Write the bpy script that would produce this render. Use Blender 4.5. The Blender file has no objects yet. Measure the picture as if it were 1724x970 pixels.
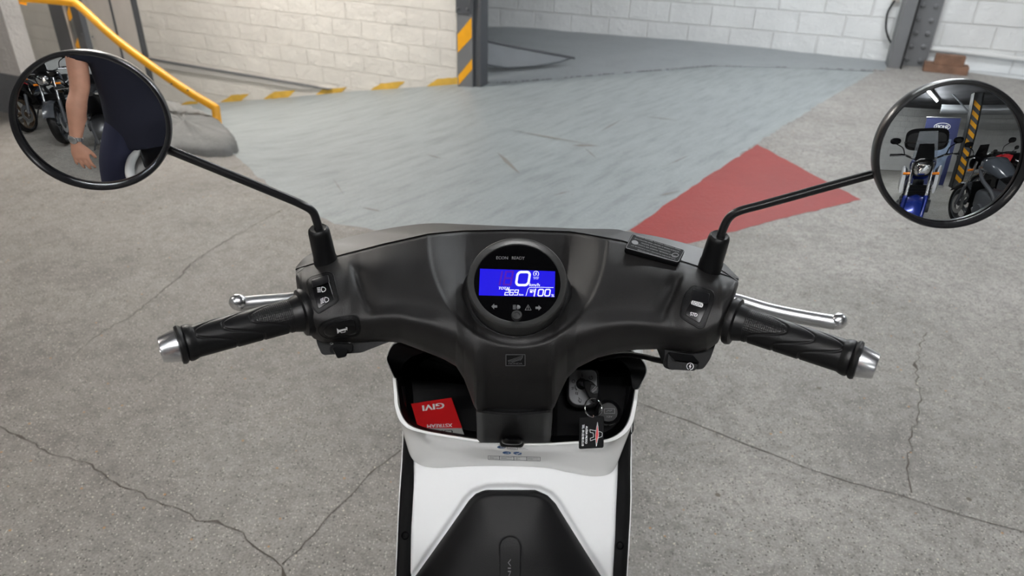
import bpy, bmesh, math, random
import numpy as np
from mathutils import Vector, Matrix, noise as mn
R_ = random.Random(7)
S = bpy.context.scene
COL = S.collection
# ------------------------------------------------------------------ camera
FPX = 1200.0; H = 1.40
def V(*a): return Vector(a)
_dn = V((800-862)/FPX, -(2640-485)/FPX, -1).normalized(); _up = -_dn
_fw = V((891-862)/FPX, (485+182)/FPX, -1); _fw = (_fw-_up*_fw.dot(_up)).normalized()
_rt = _fw.cross(_up)
CM = Matrix((_rt, _fw, _up))              # camera vector -> world vector
C0 = V(0, 0, H)
def ray(px, py): return CM @ V((px-862)/FPX, (485-py)/FPX, -1)
def P(px, py, d): return C0+ray(px, py)*d
def G(px, py, z=0.0):
    r = ray(px, py); return C0+r*((z-H)/r.z)
def plane(pt, n):
    n = n.normalized()
    def f(px, py, off=0.0):
        r = ray(px, py); return C0+r*((pt-C0).dot(n)/r.dot(n))+n*off
    return f
cd = bpy.data.cameras.new('camera'); cam = bpy.data.objects.new('camera', cd); COL.objects.link(cam)
cd.sensor_width = 36; cd.lens = 36*FPX/1724; cd.clip_start = 0.01; cd.clip_end = 100
cam.matrix_world = Matrix.Translation(C0) @ CM.to_4x4()
cd.dof.use_dof = True; cd.dof.focus_distance = 0.76; cd.dof.aperture_fstop = 9.0
S.camera = cam
# ------------------------------------------------------------------ view, world, lights
S.view_settings.view_transform = 'Standard'; S.view_settings.look = 'None'
S.view_settings.gamma = 1; S.view_settings.use_curve_mapping = False
S.view_settings.exposure = 0.66
W = bpy.data.worlds.new('world'); S.world = W; W.use_nodes = True
W.node_tree.nodes['Background'].inputs[0].default_value = (0.8, 0.9, 1.0, 1)
W.node_tree.nodes['Background'].inputs[1].default_value = 0.3
S.cycles.max_bounces = 8; S.cycles.diffuse_bounces = 4; S.cycles.glossy_bounces = 5
S.cycles.use_denoising = True
LIGHTS = [  # x, y, z, length, rotation about z, strength, colour
    (0.6, 2.9, 2.95, 1.5, 0, 28, (0.94, 0.98, 1.0)),
    (2.6, 5.6, 2.95, 1.5, -20, 85, (0.92, 0.96, 1.0)),
    (-2.9, 5.7, 2.95, 1.5, -20, 150, (1.0, 0.96, 0.91)),  # unseen batten, placed and strengthened to brighten the cream wall
    (3.4, 1.6, 2.95, 1.5, 10, 52, (0.96, 0.98, 1.0)),
    (-3.2, 0.8, 2.95, 1.5, 0, 26, (1.0, 0.94, 0.88)),
    (1.75, -6.3, 2.36, 2.3, -69, 55, (0.95, 0.99, 1.0)),
    (-2.6, -3.0, 2.95, 1.5, 0, 50, (0.97, 0.99, 1.0)),
    (0.0, -1.3, 2.95, 1.5, 0, 74, (0.98, 0.99, 1.0)),  # unseen batten, added so the white inner panel gets light from behind
]
# ------------------------------------------------------------------ material helpers
def lin(c): return c/12.92 if c <= 0.04045 else ((c+0.055)/1.055)**2.4
def rgb(r, g, b): return (lin(r/255), lin(g/255), lin(b/255), 1)
MATS = {}
def mat(name, col, rough=0.5, metal=0.0, bump=0.0, bscale=400, emit=0, var=0.0, vscale=6, coat=0, spec=None, trans=0):
    if name in MATS: return MATS[name]
    m = bpy.data.materials.new(name); m.use_nodes = True; nt = m.node_tree; N = nt.nodes; L = nt.links
    b = N['Principled BSDF']; b.inputs['Base Color'].default_value = col
    b.inputs['Roughness'].default_value = rough; b.inputs['Metallic'].default_value = metal
    if coat: b.inputs['Coat Weight'].default_value = coat; b.inputs['Coat Roughness'].default_value = 0.06
    if spec is not None: b.inputs['Specular IOR Level'].default_value = spec
    if trans: b.inputs['Transmission Weight'].default_value = trans
    if emit: b.inputs['Emission Color'].default_value = col; b.inputs['Emission Strength'].default_value = emit; b.inputs['Base Color'].default_value = (.01, .01, .01, 1)
    tc = N.new('ShaderNodeTexCoord')
    if bump:
        n = N.new('ShaderNodeTexNoise'); n.inputs['Scale'].default_value = bscale; n.inputs['Detail'].default_value = 3
        L.new(tc.outputs['Object'], n.inputs['Vector'])
        bp = N.new('ShaderNodeBump'); bp.inputs['Strength'].default_value = bump; bp.inputs['Distance'].default_value = 0.001
        L.new(n.outputs['Fac'], bp.inputs['Height']); L.new(bp.outputs[0], b.inputs['Normal'])
    if var:
        n = N.new('ShaderNodeTexNoise'); n.inputs['Scale'].default_value = vscale; n.inputs['Detail'].default_value = 5
        L.new(tc.outputs['Object'], n.inputs['Vector'])
        r = N.new('ShaderNodeValToRGB'); e = r.color_ramp.elements
        e[0].position = .3; e[1].position = .7
        e[0].color = tuple(c*(1-var) for c in col[:3])+(1,); e[1].color = tuple(min(1, c*(1+var)) for c in col[:3])+(1,)
        L.new(n.outputs['Fac'], r.inputs[0]); L.new(r.outputs[0], b.inputs['Base Color'])
    MATS[name] = m; return m
class NB:
    """small node builder for the walls and the floor"""
    def __init__(s, name):
        s.m = bpy.data.materials.new(name); s.m.use_nodes = True; s.nt = s.m.node_tree
        s.N = s.nt.nodes; s.L = s.nt.links; s.b = s.N['Principled BSDF']
        s.tc = s.N.new('ShaderNodeTexCoord').outputs['Object']
    def noise(s, scale, detail=6, rough=.6, vec=None, stretch=None, dist=0):
        n = s.N.new('ShaderNodeTexNoise'); n.inputs['Scale'].default_value = scale
        n.inputs['Detail'].default_value = detail; n.inputs['Roughness'].default_value = rough
        n.inputs['Distortion'].default_value = dist
        v = vec or s.tc
        if stretch:
            mp = s.N.new('ShaderNodeMapping'); mp.vector_type = 'TEXTURE'; mp.inputs['Rotation'].default_value = (0, 0, stretch[0]); mp.inputs['Scale'].default_value = tuple(1/q for q in stretch[1])
            s.L.new(v, mp.inputs[0]); v = mp.outputs[0]
        s.L.new(v, n.inputs['Vector']); return n.outputs['Fac']
    def ramp(s, fac, stops):
        r = s.N.new('ShaderNodeValToRGB'); e = r.color_ramp.elements
        while len(e) < len(stops): e.new(.5)
        for i, (p, c) in enumerate(stops): e[i].position = p; e[i].color = c if len(c) == 4 else (*c, 1)
        s.L.new(fac, r.inputs[0]); return r.outputs[0]
    def mix(s, fac, a, b, mode='MIX'):
        x = s.N.new('ShaderNodeMix'); x.data_type = 'RGBA'; x.blend_type = mode
        for k, v in ((0, fac), (6, a), (7, b)):
            if hasattr(v, 'is_linked'): s.L.new(v, x.inputs[k])
            else: x.inputs[k].default_value = v
        return x.outputs[2]
    def math(s, op, a, b=0.0):
        x = s.N.new('ShaderNodeMath'); x.operation = op
        for k, v in ((0, a), (1, b)):
            if hasattr(v, 'is_linked'): s.L.new(v, x.inputs[k])
            else: x.inputs[k].default_value = v
        return x.outputs[0]
    def bump(s, h, strength=.3, dist=.01, nrm=None):
        x = s.N.new('ShaderNodeBump'); x.inputs['Strength'].default_value = strength; x.inputs['Distance'].default_value = dist
        s.L.new(h, x.inputs['Height'])
        if nrm: s.L.new(nrm, x.inputs['Normal'])
        return x.outputs[0]
    def done(s, col, rough=.7, nrm=None):
        s.L.new(col, s.b.inputs['Base Color']); s.b.inputs['Roughness'].default_value = rough
        if nrm: s.L.new(nrm, s.b.inputs['Normal'])
        return s.m
# ------------------------------------------------------------------ mesh helpers
class MB:
    def __init__(s): s.v = []; s.f = []; s.mi = []; s.cur = 0
    def add(s, vs, fs):
        o = len(s.v); s.v += [tuple(v) for v in vs]; s.f += [tuple(i+o for i in f) for f in fs]; s.mi += [s.cur]*len(fs); return s
    def box(s, c, d, rot=None):
        hx, hy, hz = [x/2 for x in d]; vs = [V(x, y, z) for x in (-hx, hx) for y in (-hy, hy) for z in (-hz, hz)]
        if rot is not None: vs = [rot @ v for v in vs]
        c = Vector(c); vs = [v+c for v in vs]
        return s.add(vs, [(0, 1, 3, 2), (4, 6, 7, 5), (0, 4, 5, 1), (2, 3, 7, 6), (0, 2, 6, 4), (1, 5, 7, 3)])
    def grid(s, rows, closed_u=False, closed_v=False):
        n = len(rows); m = len(rows[0]); vs = [v for r in rows for v in r]; fs = []
        for i in range(n if closed_v else n-1):
            for j in range(m if closed_u else m-1):
                a = i*m+j; b = i*m+(j+1) % m; c = ((i+1) % n)*m+(j+1) % m; d = ((i+1) % n)*m+j
                fs.append((a, b, c, d))
        return s.add(vs, fs)
    def tube(s, pts, r, seg=12, caps=True, flat=None):
        pts = [Vector(p) for p in pts]; n = len(pts)
        rs = r if isinstance(r, (list, tuple)) else [r]*n
        rows = []; prev = None
        for i, p in enumerate(pts):
            t = (pts[min(i+1, n-1)]-pts[max(i-1, 0)]).normalized()
            if prev is None:
                a = V(0, 0, 1) if abs(t.z) < .9 else V(1, 0, 0); u = t.cross(a).normalized()
            else: u = (prev-t*prev.dot(t)).normalized()
            prev = u; w = t.cross(u)
            rr = rs[i]; ra, rb = rr if isinstance(rr, tuple) else (rr, rr)
            rows.append([p+u*ra*math.cos(k*2*math.pi/seg)+w*rb*math.sin(k*2*math.pi/seg) for k in range(seg)])
        s.grid(rows, closed_u=True)
        if caps:
            o = len(s.v); s.add([], []); base = o-n*seg
            s.f.append(tuple(base+k for k in reversed(range(seg)))); s.f.append(tuple(base+(n-1)*seg+k for k in range(seg))); s.mi += [s.cur]*2
        return s
    def lathe(s, o, ax, prof, seg=32, caps=True, a0=0, scale=(1, 1), u=None):
        """prof: list of (radius, height along ax)"""
        o = Vector(o); ax = Vector(ax).normalized()
        if u is None: u = ax.cross(V(0, 0, 1) if abs(ax.z) < .9 else V(1, 0, 0)).normalized()
        w = ax.cross(u)
        rows = [[o+ax*h+(u*math.cos(a0+k*2*math.pi/seg)*scale[0]+w*math.sin(a0+k*2*math.pi/seg)*scale[1])*max(r, 1e-5) for k in range(seg)] for r, h in prof]
        base = len(s.v); s.grid(rows, closed_u=True); n = len(rows)
        if caps:
            s.f.append(tuple(base+k for k in range(seg))); s.f.append(tuple(base+(n-1)*seg+k for k in range(seg))); s.mi += [s.cur]*2
        return s
    def loft(s, secs, seg=20, power=2.4, caps=True, ax='y'):
        """secs: (centre, half width x, half height z[, power]) rings across y"""
        rows = []
        for q in secs:
            c, a, b = q[:3]; pw = q[3] if len(q) > 3 else power; row = []
            for k in range(seg):
                t = 2*math.pi*k/seg; ct, st = math.cos(t), math.sin(t)
                x = a*abs(ct)**(2/pw)*(1 if ct >= 0 else -1); z = b*abs(st)**(2/pw)*(1 if st >= 0 else -1)
                row.append(Vector(c)+(V(x, 0, z) if ax == 'y' else V(x, z, 0)))
            rows.append(row)
        base = len(s.v); s.grid(rows, closed_u=True)
        if caps:
            s.f.append(tuple(base+k for k in range(seg))); s.f.append(tuple(base+(len(rows)-1)*seg+k for k in range(seg))); s.mi += [s.cur]*2
        return s
    def prism(s, poly, off):
        """closed 3-D polygon pushed along vector off"""
        n = len(poly); off = Vector(off); vs = [Vector(p) for p in poly]+[Vector(p)+off for p in poly]
        return s.add(vs, [tuple(range(n)), tuple(range(2*n-1, n-1, -1))]+[(i, (i+1) % n, n+(i+1) % n, n+i) for i in range(n)])
    def sphere(s, c, r, seg=16, sc=(1, 1, 1)):
        rows = []
        for i in range(1, seg//2):
            t = math.pi*i/(seg//2); rows.append([Vector(c)+V(r*sc[0]*math.sin(t)*math.cos(k*2*math.pi/seg), r*sc[1]*math.sin(t)*math.sin(k*2*math.pi/seg), r*sc[2]*math.cos(t)) for k in range(seg)])
        base = len(s.v); s.grid(rows, closed_u=True); n = len(rows)
        s.f.append(tuple(base+k for k in range(seg))); s.f.append(tuple(base+(n-1)*seg+k for k in range(seg))); s.mi += [s.cur]*2
        return s
    def build(s, name, m, parent=None, smooth=True, bevel=0, sub=0, angle=40, bseg=2, **props):
        me = bpy.data.meshes.new(name); me.from_pydata(s.v, [], s.f); me.validate(clean_customdata=False)
        bm = bmesh.new(); bm.from_mesh(me); bmesh.ops.remove_doubles(bm, verts=bm.verts, dist=1e-6)
        bmesh.ops.recalc_face_normals(bm, faces=bm.faces); bm.to_mesh(me); bm.free()
        ms = m if isinstance(m, (list, tuple)) else [m]
        for x in ms: me.materials.append(x)
        if len(ms) > 1 and len(me.polygons) == len(s.mi): me.polygons.foreach_set('material_index', s.mi)
        o = bpy.data.objects.new(name, me); COL.objects.link(o)
        if smooth:
            me.shade_smooth()
            try: me.set_sharp_from_angle(angle=math.radians(angle))
            except Exception: pass
        if bevel:
            b = o.modifiers.new('bevel', 'BEVEL'); b.width = bevel; b.segments = bseg; b.limit_method = 'ANGLE'; b.angle_limit = math.radians(35)
        if sub:
            b = o.modifiers.new('sub', 'SUBSURF'); b.levels = b.render_levels = sub
        if parent is not None:
            o.parent = parent; o.matrix_parent_inverse = parent.matrix_basis.inverted()
        for k, v in props.items(): o[k] = v
        return o
def thing(name, label, cat, loc=(0, 0, 0), rz=0, group=None):
    o = bpy.data.objects.new(name, None); COL.objects.link(o); o.location = loc; o.rotation_euler = (0, 0, rz)
    o.empty_display_size = .1; o['label'] = label; o['category'] = cat
    if group: o['group'] = group
    return o
def tag(o, label, cat, group=None):
    o['label'] = label; o['category'] = cat
    if group: o['group'] = group
    return o
def struct(o): o['kind'] = 'structure'; return o
def catmull(pts, n):
    """resample a polyline smoothly into n points (numpy rows)"""
    p = np.array(pts, float); k = len(p)
    q = np.vstack([2*p[0]-p[1], p, 2*p[-1]-p[-2]]); out = []
    for i in range(n):
        t = i*(k-1)/(n-1); j = min(int(t), k-2); f = t-j; a, b, c, d = q[j:j+4]
        out.append(.5*(2*b+(c-a)*f+(2*a-5*b+4*c-d)*f*f+(3*b-a-3*c+d)*f**3))
    return np.array(out)
def bez(pts, n=24): return [Vector(p) for p in catmull([tuple(p) for p in pts], n)]
def interp(x, xs, ys): return float(np.interp(x, xs, ys))
def sstep(x): x = max(0., min(1., x)); return x*x*(3-2*x)
# lettering: the built-in font turned into flat mesh, mapped by a function (px, py) -> point
_tc = {}
def text2d(s):
    if s not in _tc:
        c = bpy.data.curves.new('t', 'FONT'); c.body = s; c.size = 1; c.align_x = 'CENTER'; c.align_y = 'CENTER'; c.resolution_u = 3
        o = bpy.data.objects.new('t', c); COL.objects.link(o); dg = bpy.context.evaluated_depsgraph_get(); dg.update()
        me = bpy.data.meshes.new_from_object(o.evaluated_get(dg))
        vs = np.array([v.co[:2] for v in me.vertices]) if len(me.vertices) else np.zeros((1, 2)); fs = [tuple(p.vertices) for p in me.polygons]
        lo, hi = vs.min(0), vs.max(0); vs = (vs-(lo+hi)/2)/max(1e-6, (hi-lo)[1])
        _tc[s] = (vs, fs, ((hi-lo)[0]/max(1e-6, (hi-lo)[1])))
        bpy.data.objects.remove(o); bpy.data.curves.remove(c); bpy.data.meshes.remove(me)
    return _tc[s]
class Ink:
    """flat printing gathered in picture coordinates and laid on a surface"""
    def __init__(s, mp, off=.0003): s.mp = mp; s.off = off; s.mb = MB()
    def poly(s, pts): s.mb.add([s.mp(x, y, s.off) for x, y in pts], [tuple(range(len(pts)))]); return s
    def text(s, t, cx, cy, h, w=None, rot=0, shear=0, bold=0):
        vs, fs, asp = text2d(t); w = w or asp*h; a = math.radians(rot); ca, sa = math.cos(a), math.sin(a); out = []
        for dx in ([0] if not bold else [-bold, 0, bold]):
            out = []
            for x, y in vs:
                X = x/asp*w+y*h*shear+dx; Y = y*h
                out.append(s.mp(cx+X*ca+Y*sa, cy+X*sa-Y*ca, s.off+(0.00002*(dx > 0))-(0.00002*(dx < 0))))
            s.mb.add(out, fs)
        return s
    def line(s, pts, w, closed=False):
        pts = [V(p[0], p[1]) for p in pts]
        if closed: pts.append(pts[0])
        for a, b in zip(pts[:-1], pts[1:]):
            t = (b-a)
            if t.length < 1e-6: continue
            t.normalize(); n = V(-t.y, t.x)*w/2; t = t*w*.3
            s.poly([(a-t+n)[:], (b+t+n)[:], (b+t-n)[:], (a-t-n)[:]])
        return s
    def ring(s, cx, cy, r, w, a0=0, a1=360, n=28, ry=None):
        ry = ry or r
        return s.line([(cx+r*math.cos(math.radians(a0+(a1-a0)*i/n)), cy+ry*math.sin(math.radians(a0+(a1-a0)*i/n))) for i in range(n+1)], w)
    def disc(s, cx, cy, r, ry=None, n=24, rot=0):
        ry = ry or r; a = math.radians(rot)
        return s.poly([(cx+r*math.cos(t)*math.cos(a)-ry*math.sin(t)*math.sin(a), cy+r*math.cos(t)*math.sin(a)+ry*math.sin(t)*math.cos(a)) for t in [2*math.pi*i/n for i in range(n)]])
    def build(s, name, m, parent, **k): return s.mb.build(name, m, parent, smooth=False, **k)
SEG = {'0': 'abcdef', '1': 'bc', '2': 'abged', '6': 'afgedc', '9': 'abcdfg', '8': 'abcdefg'}
def seven(ink, ch, x, y, w, h, t, sh=.22):
    def q(u, v): return (x+u*w+(.5-v)*h*sh, y+v*h)
    E = {'a': ((0, 0), (1, 0)), 'b': ((1, 0), (1, .5)), 'c': ((1, .5), (1, 1)), 'd': ((0, 1), (1, 1)), 'e': ((0, .5), (0, 1)), 'f': ((0, 0), (0, .5)), 'g': ((0, .5), (1, .5))}
    for k in SEG[ch]: a, b = E[k]; ink.line([q(*a), q(*b)], t)
# ================================================================== THE PLACE
def to_px(p):
    c = CM.transposed() @ (Vector(p)-C0); return (862+FPX*c.x/-c.z, 485-FPX*c.y/-c.z)
def floor_mat():
    n = NB('concrete floor'); sx = n.N.new('ShaderNodeSeparateXYZ'); n.L.new(n.tc, sx.inputs[0])
    side = n.math('MULTIPLY_ADD', sx.outputs[0], .16); n.nt.nodes[-1].inputs[2].default_value = .5
    side = n.math('ADD', side, n.math('MULTIPLY', n.math('SUBTRACT', n.noise(.8, 4), .5), 1.2))
    base = n.ramp(side, [(.22, rgb(132, 127, 121)), (.55, rgb(137, 134, 129)), (.9, rgb(157, 154, 149))])
    big = n.ramp(n.noise(2.2, 8, .68), [(.3, (.70, .69, .68)), (.5, (1, 1, 1)), (.72, (1.22, 1.22, 1.22))])
    c = n.mix(.85, base, big, 'MULTIPLY')
    med = n.ramp(n.noise(16, 8, .75), [(.33, (.62, .61, .60)), (.52, (1, 1, 1)), (.7, (1.2, 1.2, 1.21))])
    c = n.mix(.7, c, med, 'MULTIPLY')
    md2 = n.ramp(n.noise(42, 7, .8, dist=.5), [(.36, (.60, .59, .58)), (.5, (1, 1, 1)), (.7, (1.16, 1.16, 1.16))])
    c = n.mix(n.ramp(side, [(.35, (.3, .3, .3)), (.8, (.95, .95, .95))]), c, n.mix(1.0, c, md2, 'MULTIPLY'))
    fine = n.ramp(n.noise(160, 5, .8), [(.34, (.5, .5, .5)), (.5, (1, 1, 1)), (.66, (1.5, 1.5, 1.48))])
    c = n.mix(.8, c, fine, 'MULTIPLY')
    def specks(scale, thr, col, c, dens=.5):
        v = n.N.new('ShaderNodeTexVoronoi'); v.inputs['Scale'].default_value = scale; n.L.new(n.tc, v.inputs['Vector'])
        near = n.math('LESS_THAN', v.outputs['Distance'], thr)
        sp = n.N.new('ShaderNodeSeparateColor'); n.L.new(v.outputs['Color'], sp.inputs[0])
        pick = n.math('LESS_THAN', sp.outputs[0], dens)
        return n.mix(n.math('MULTIPLY', near, pick), c, col)
    c = specks(170, .28, rgb(196, 188, 177), c, .24)
    c = specks(61, .16, rgb(196, 186, 168), c, .12)
    c = specks(110, .28, rgb(84, 80, 76), c, .30)
    c = specks(31, .11, rgb(164, 124, 84), c, .14)
    c = specks(9, .07, rgb(96, 88, 78), c, .2)
    st = n.ramp(n.noise(1.1, 7, .7, dist=.6), [(.62, (0, 0, 0)), (.75, (1, 1, 1))])
    c = n.mix(n.math('MULTIPLY', st, .35), c, rgb(105, 98, 92))
    h = n.math('ADD', n.noise(130, 5, .7), n.math('MULTIPLY', n.noise(14, 5), .8))
    return n.done(c, .62, n.bump(h, .35, .004))
def paint_mat(name, col, rough=.5, stretch=(.94, (1, 5, 1)), worn=rgb(120, 118, 114), wornfac=.35, var=.12):
    n = NB(name)
    a = n.ramp(n.noise(3, 7, .65, stretch=stretch), [(.3, tuple(x*(1-var*1.6) for x in col[:3])), (.5, col[:3]), (.75, tuple(x*(1+var) for x in col[:3]))])
    b = n.ramp(n.noise(70, 5, .75), [(.3, (.78, .78, .78)), (.52, (1, 1, 1)), (.72, (1.12, 1.12, 1.12))])
    c = n.mix(.7, a, b, 'MULTIPLY')
    w = n.ramp(n.noise(7, 8, .72, stretch=stretch), [(.60, (0, 0, 0)), (.74, (1, 1, 1))])
    c = n.mix(n.math('MULTIPLY', w, wornfac), c, worn)
    h = n.math('ADD', n.noise(60, 5, .6), n.math('MULTIPLY', n.noise(9, 6, stretch=stretch), 1.2))
    return n.done(c, rough, n.bump(h, .35, .006))
def block_mat(name, col, w=.44, h=.215, joint=.008, off=(0, 0), warm=None):
    n = NB(name); sx = n.N.new('ShaderNodeSeparateXYZ'); n.L.new(n.tc, sx.inputs[0])
    cb = n.N.new('ShaderNodeCombineXYZ')
    wob = n.math('MULTIPLY', n.math('SUBTRACT', n.noise(2.5, 4), .5), .02)
    n.L.new(n.math('ADD', sx.outputs[0], off[0]), cb.inputs[0]); n.L.new(n.math('ADD', n.math('ADD', sx.outputs[2], off[1]), wob), cb.inputs[1])
    br = n.N.new('ShaderNodeTexBrick'); n.L.new(cb.outputs[0], br.inputs['Vector'])
    br.inputs['Scale'].default_value = 1; br.inputs['Brick Width'].default_value = w; br.inputs['Row Height'].default_value = h
    br.inputs['Mortar Size'].default_value = joint; br.inputs['Mortar Smooth'].default_value = .6
    br.inputs['Color1'].default_value = (1, 1, 1, 1); br.inputs['Color2'].default_value = (.97, .97, .97, 1); br.inputs['Mortar'].default_value = (.945, .94, .93, 1)
    a = n.ramp(n.noise(2.2, 6, .6), [(.3, tuple(x*.92 for x in col[:3])), (.7, tuple(min(1, x*1.05) for x in col[:3]))])
    c = n.mix(1.0, a, br.outputs['Color'], 'MULTIPLY')
    pit = n.ramp(n.noise(11, 8, .8), [(.30, rgb(150, 140, 128)[:3]), (.34, (1, 1, 1))])
    c = n.mix(.5, c, pit, 'MULTIPLY')
    hgt = n.math('SUBTRACT', n.math('ADD', n.math('MULTIPLY', n.noise(24, 6, .65), .9), n.math('MULTIPLY', n.noise(5, 4, .6), 2.0)), n.math('MULTIPLY', br.outputs['Fac'], 1.0))
    return n.done(c, .5, n.bump(hgt, .75, .018))
M_floor = floor_mat()
M_ramp = paint_mat('worn blue grey paint', rgb(146, 153, 154), .42, worn=rgb(116, 115, 110), wornfac=.65, var=.16)
M_red = paint_mat('red floor paint', rgb(146, 48, 44), .55, stretch=(0, (1, 1, 1)), worn=rgb(150, 110, 105), wornfac=.25, var=.06)
M_skirt = paint_mat('grey paint', rgb(146, 151, 153), .5, stretch=(0, (1, 1, 1)), wornfac=.4, var=.06)
M_lw = block_mat('cream painted blockwork', rgb(224, 219, 211), .34, .158, .006)
M_rw = block_mat('white painted blockwork', rgb(232, 233, 232), .44, .212, .009, off=(.15, .02))
M_plain = block_mat('white plaster', rgb(214, 208, 202), 20, 20, .0)
M_dkgrey = paint_mat('dark grey paint', rgb(108, 108, 110), .5, stretch=(0, (1, 1, 1)), wornfac=.15, var=.06)
M_steel = mat('grey painted steel', rgb(112, 113, 115), .45, bump=.2, bscale=60, var=.07, vscale=5)
M_steeld = mat('dark painted steel', rgb(74, 76, 80), .5, bump=.2, bscale=60)
M_yel = mat('yellow paint', rgb(236, 166, 22), .42, bump=.3, bscale=50, var=.06, vscale=9)
M_yelw = mat('faded yellow paint', rgb(214, 172, 70), .6, bump=.3, bscale=50, var=.16, vscale=9)
M_black = mat('black paint', rgb(14, 14, 15), .6)
M_panel = mat('off white panel', rgb(206, 199, 192), .5, bump=.2, bscale=30, var=.04)
M_wood = mat('rough timber', rgb(122, 92, 74), .8, bump=.8, bscale=60, var=.3, vscale=14)
M_back = block_mat('far grey white wall', rgb(190, 190, 188), .44, .215, .006)
M_ceil = mat('dark ceiling', rgb(70, 70, 74), .85, bump=.6, bscale=6, var=.5, vscale=2)
def jag(pts, amp, step=.06, seed=1, closed=False):
    """give a 2-D ground polyline a worn, uneven edge"""
    r = random.Random(seed); out = []; pts = [Vector(p) for p in pts]
    if closed: pts = pts+[pts[0]]
    for a, b in zip(pts[:-1], pts[1:]):
        k = max(1, int((b-a).length/step)); nrm = V(-(b-a).y, (b-a).x, 0).normalized()
        for i in range(k):
            p = a.lerp(b, i/k); out.append(p+nrm*(r.uniform(-amp, amp) if i else 0))
    if not closed: out.append(pts[-1])
    return out
# --- floor: level slab whose far edge breaks into the sunken ramp
fold_px = [(395, 260), (425, 288), (470, 325), (520, 358), (563, 377), (650, 389), (760, 398), (900, 402), (1000, 398), (1060, 387), (1150, 330), (1270, 243), (1370, 181), (1470, 122)]
fold = [G(*p) for p in fold_px]
foldj = jag(fold, .011, .05, 3)
kerb_left = [V(-6.6, 6.1, 0), V(-3.6, 4.9, 0)]
pts = [V(-6.6, -10, 0), V(7.5, -10, 0), V(7.5, 5.5, 0), G(1724, 136)+V(.02, .05, 0), G(1494, 112)+V(0, .35, 0)]+foldj[::-1]+kerb_left[::-1]
floor = MB().add([p for p in pts], [tuple(range(len(pts)))])
from mathutils.geometry import tessellate_polygon
print('fold', foldj[0], foldj[-1], len(foldj))
tri = tessellate_polygon([[V(p.x, p.y, 0) for p in pts]])
me = bpy.data.meshes.new('floor'); me.from_pydata([tuple(p) for p in pts], [], [tuple(t) for t in tri]); me.materials.append(M_floor)
bm = bmesh.new(); bm.from_mesh(me); [f.normal_flip() for f in bm.faces if f.normal.z < 0]; bm.to_mesh(me); bm.free()
floor = bpy.data.objects.new('floor', me); COL.objects.link(floor); struct(floor)
# retaining side under the left edge of the slab, beside the ramp
o = MB(); e = [V(-6.6, 6.1, 0), V(-3.6, 4.9, 0), foldj[0], foldj[min(8, len(foldj)-1)]]
o.grid([e, [p+V(0, 0, -1.2) for p in e]]); o.build('trim_1', M_dkgrey, floor, smooth=False, kind='structure')
# ramp: ruled surface from the fold line to the foot of the walls
lwd = V(-.909, .418, 0).normalized(); lwp = V(-.564, 6.488, 0)
rwd = V(-.937, .349, 0).normalized(); rwp = V(3.643, 7.431, 0)
lwf = plane(lwp, V(-lwd.y, lwd.x, 0)*-1); rwf = plane(rwp, V(-rwd.y, rwd.x, 0)*-1)
if (C0-lwp).dot(V(-lwd.y, lwd.x, 0)) > 0: lwn = V(-lwd.y, lwd.x, 0)
else: lwn = -V(-lwd.y, lwd.x, 0)
rwn = V(-rwd.y, rwd.x, 0); rwn = rwn if (C0-rwp).dot(rwn) > 0 else -rwn
lwf = plane(lwp, lwn); rwf = plane(rwp, rwn)
B = [V(-6.6, 9.35, -1.3), lwf(300, 177), lwf(450, 167), lwf(600, 153), lwf(700, 147), lwf(776, 141), G(850, 140, -.105), G(1000, 128, -.07), G(1200, 112, -.03), G(1350, 115, -.012), G(1470, 121, -.002)]
A = [V(-6.6, 6.15, -1.15), V(-3.6, 4.9, -.55)]+fold
def resamp(pts, n):
    d = [0]
    for a, b in zip(pts[:-1], pts[1:]): d.append(d[-1]+(b-a).length)
    out = []
    for i in range(n):
        t = d[-1]*i/(n-1); k = max(j for j in range(len(pts)-1) if d[j] <= t+1e-9) if t < d[-1] else len(pts)-2
        f = (t-d[k])/max(1e-9, d[k+1]-d[k]); out.append(pts[k].lerp(pts[k+1], min(1, f)))
    return out
# every point of the broken edge is tied to a point at the foot of the walls
KEY = [(0, 1), (1, 2), (3, 3), (5, 4), (7, 5), (9, 6.6), (10, 7.3), (11, 8.2), (13, 10)]
def along(pts, t):
    t = max(0, min(len(pts)-1.0001, t)); k = int(t); return pts[k].lerp(pts[k+1], t-k)
cols = [(V(-6.6, 6.15, -1.15), B[0]), (V(-5, 5.5, -.85), B[0].lerp(B[1], .5)), (V(-3.6, 4.9, -.55), B[0].lerp(B[1], .85)), (V(-2.4, 4.4, -.22), B[1].lerp(B[2], .1))]
for p in foldj:
    best = None
    for k in range(len(fold)-1):
        a_, b_ = fold[k], fold[k+1]; ab = b_-a_; f = max(0, min(1, (p-a_).dot(ab)/ab.dot(ab))); dd = (a_+ab*f-p).length
        if best is None or dd < best[0]: best = (dd, k+f)
    u_ = best[1]; t_ = float(np.interp(u_, [k[0] for k in KEY], [k[1] for k in KEY])); t_ = max(t_, 1.15)
    cols.append((p, along(B, t_)))
rows = []
for j in range(29):
    f = (j/28); r = []
    for a, b in cols:
        p = a.lerp(b, f); p.z = a.z+(b.z-a.z)*(f**1.15); r.append(p)
    rows.append(r)
ramp = MB().grid(rows).build('floor', M_ramp, None, angle=60); ramp.name = 'floor_ramp'; struct(ramp)
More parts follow.
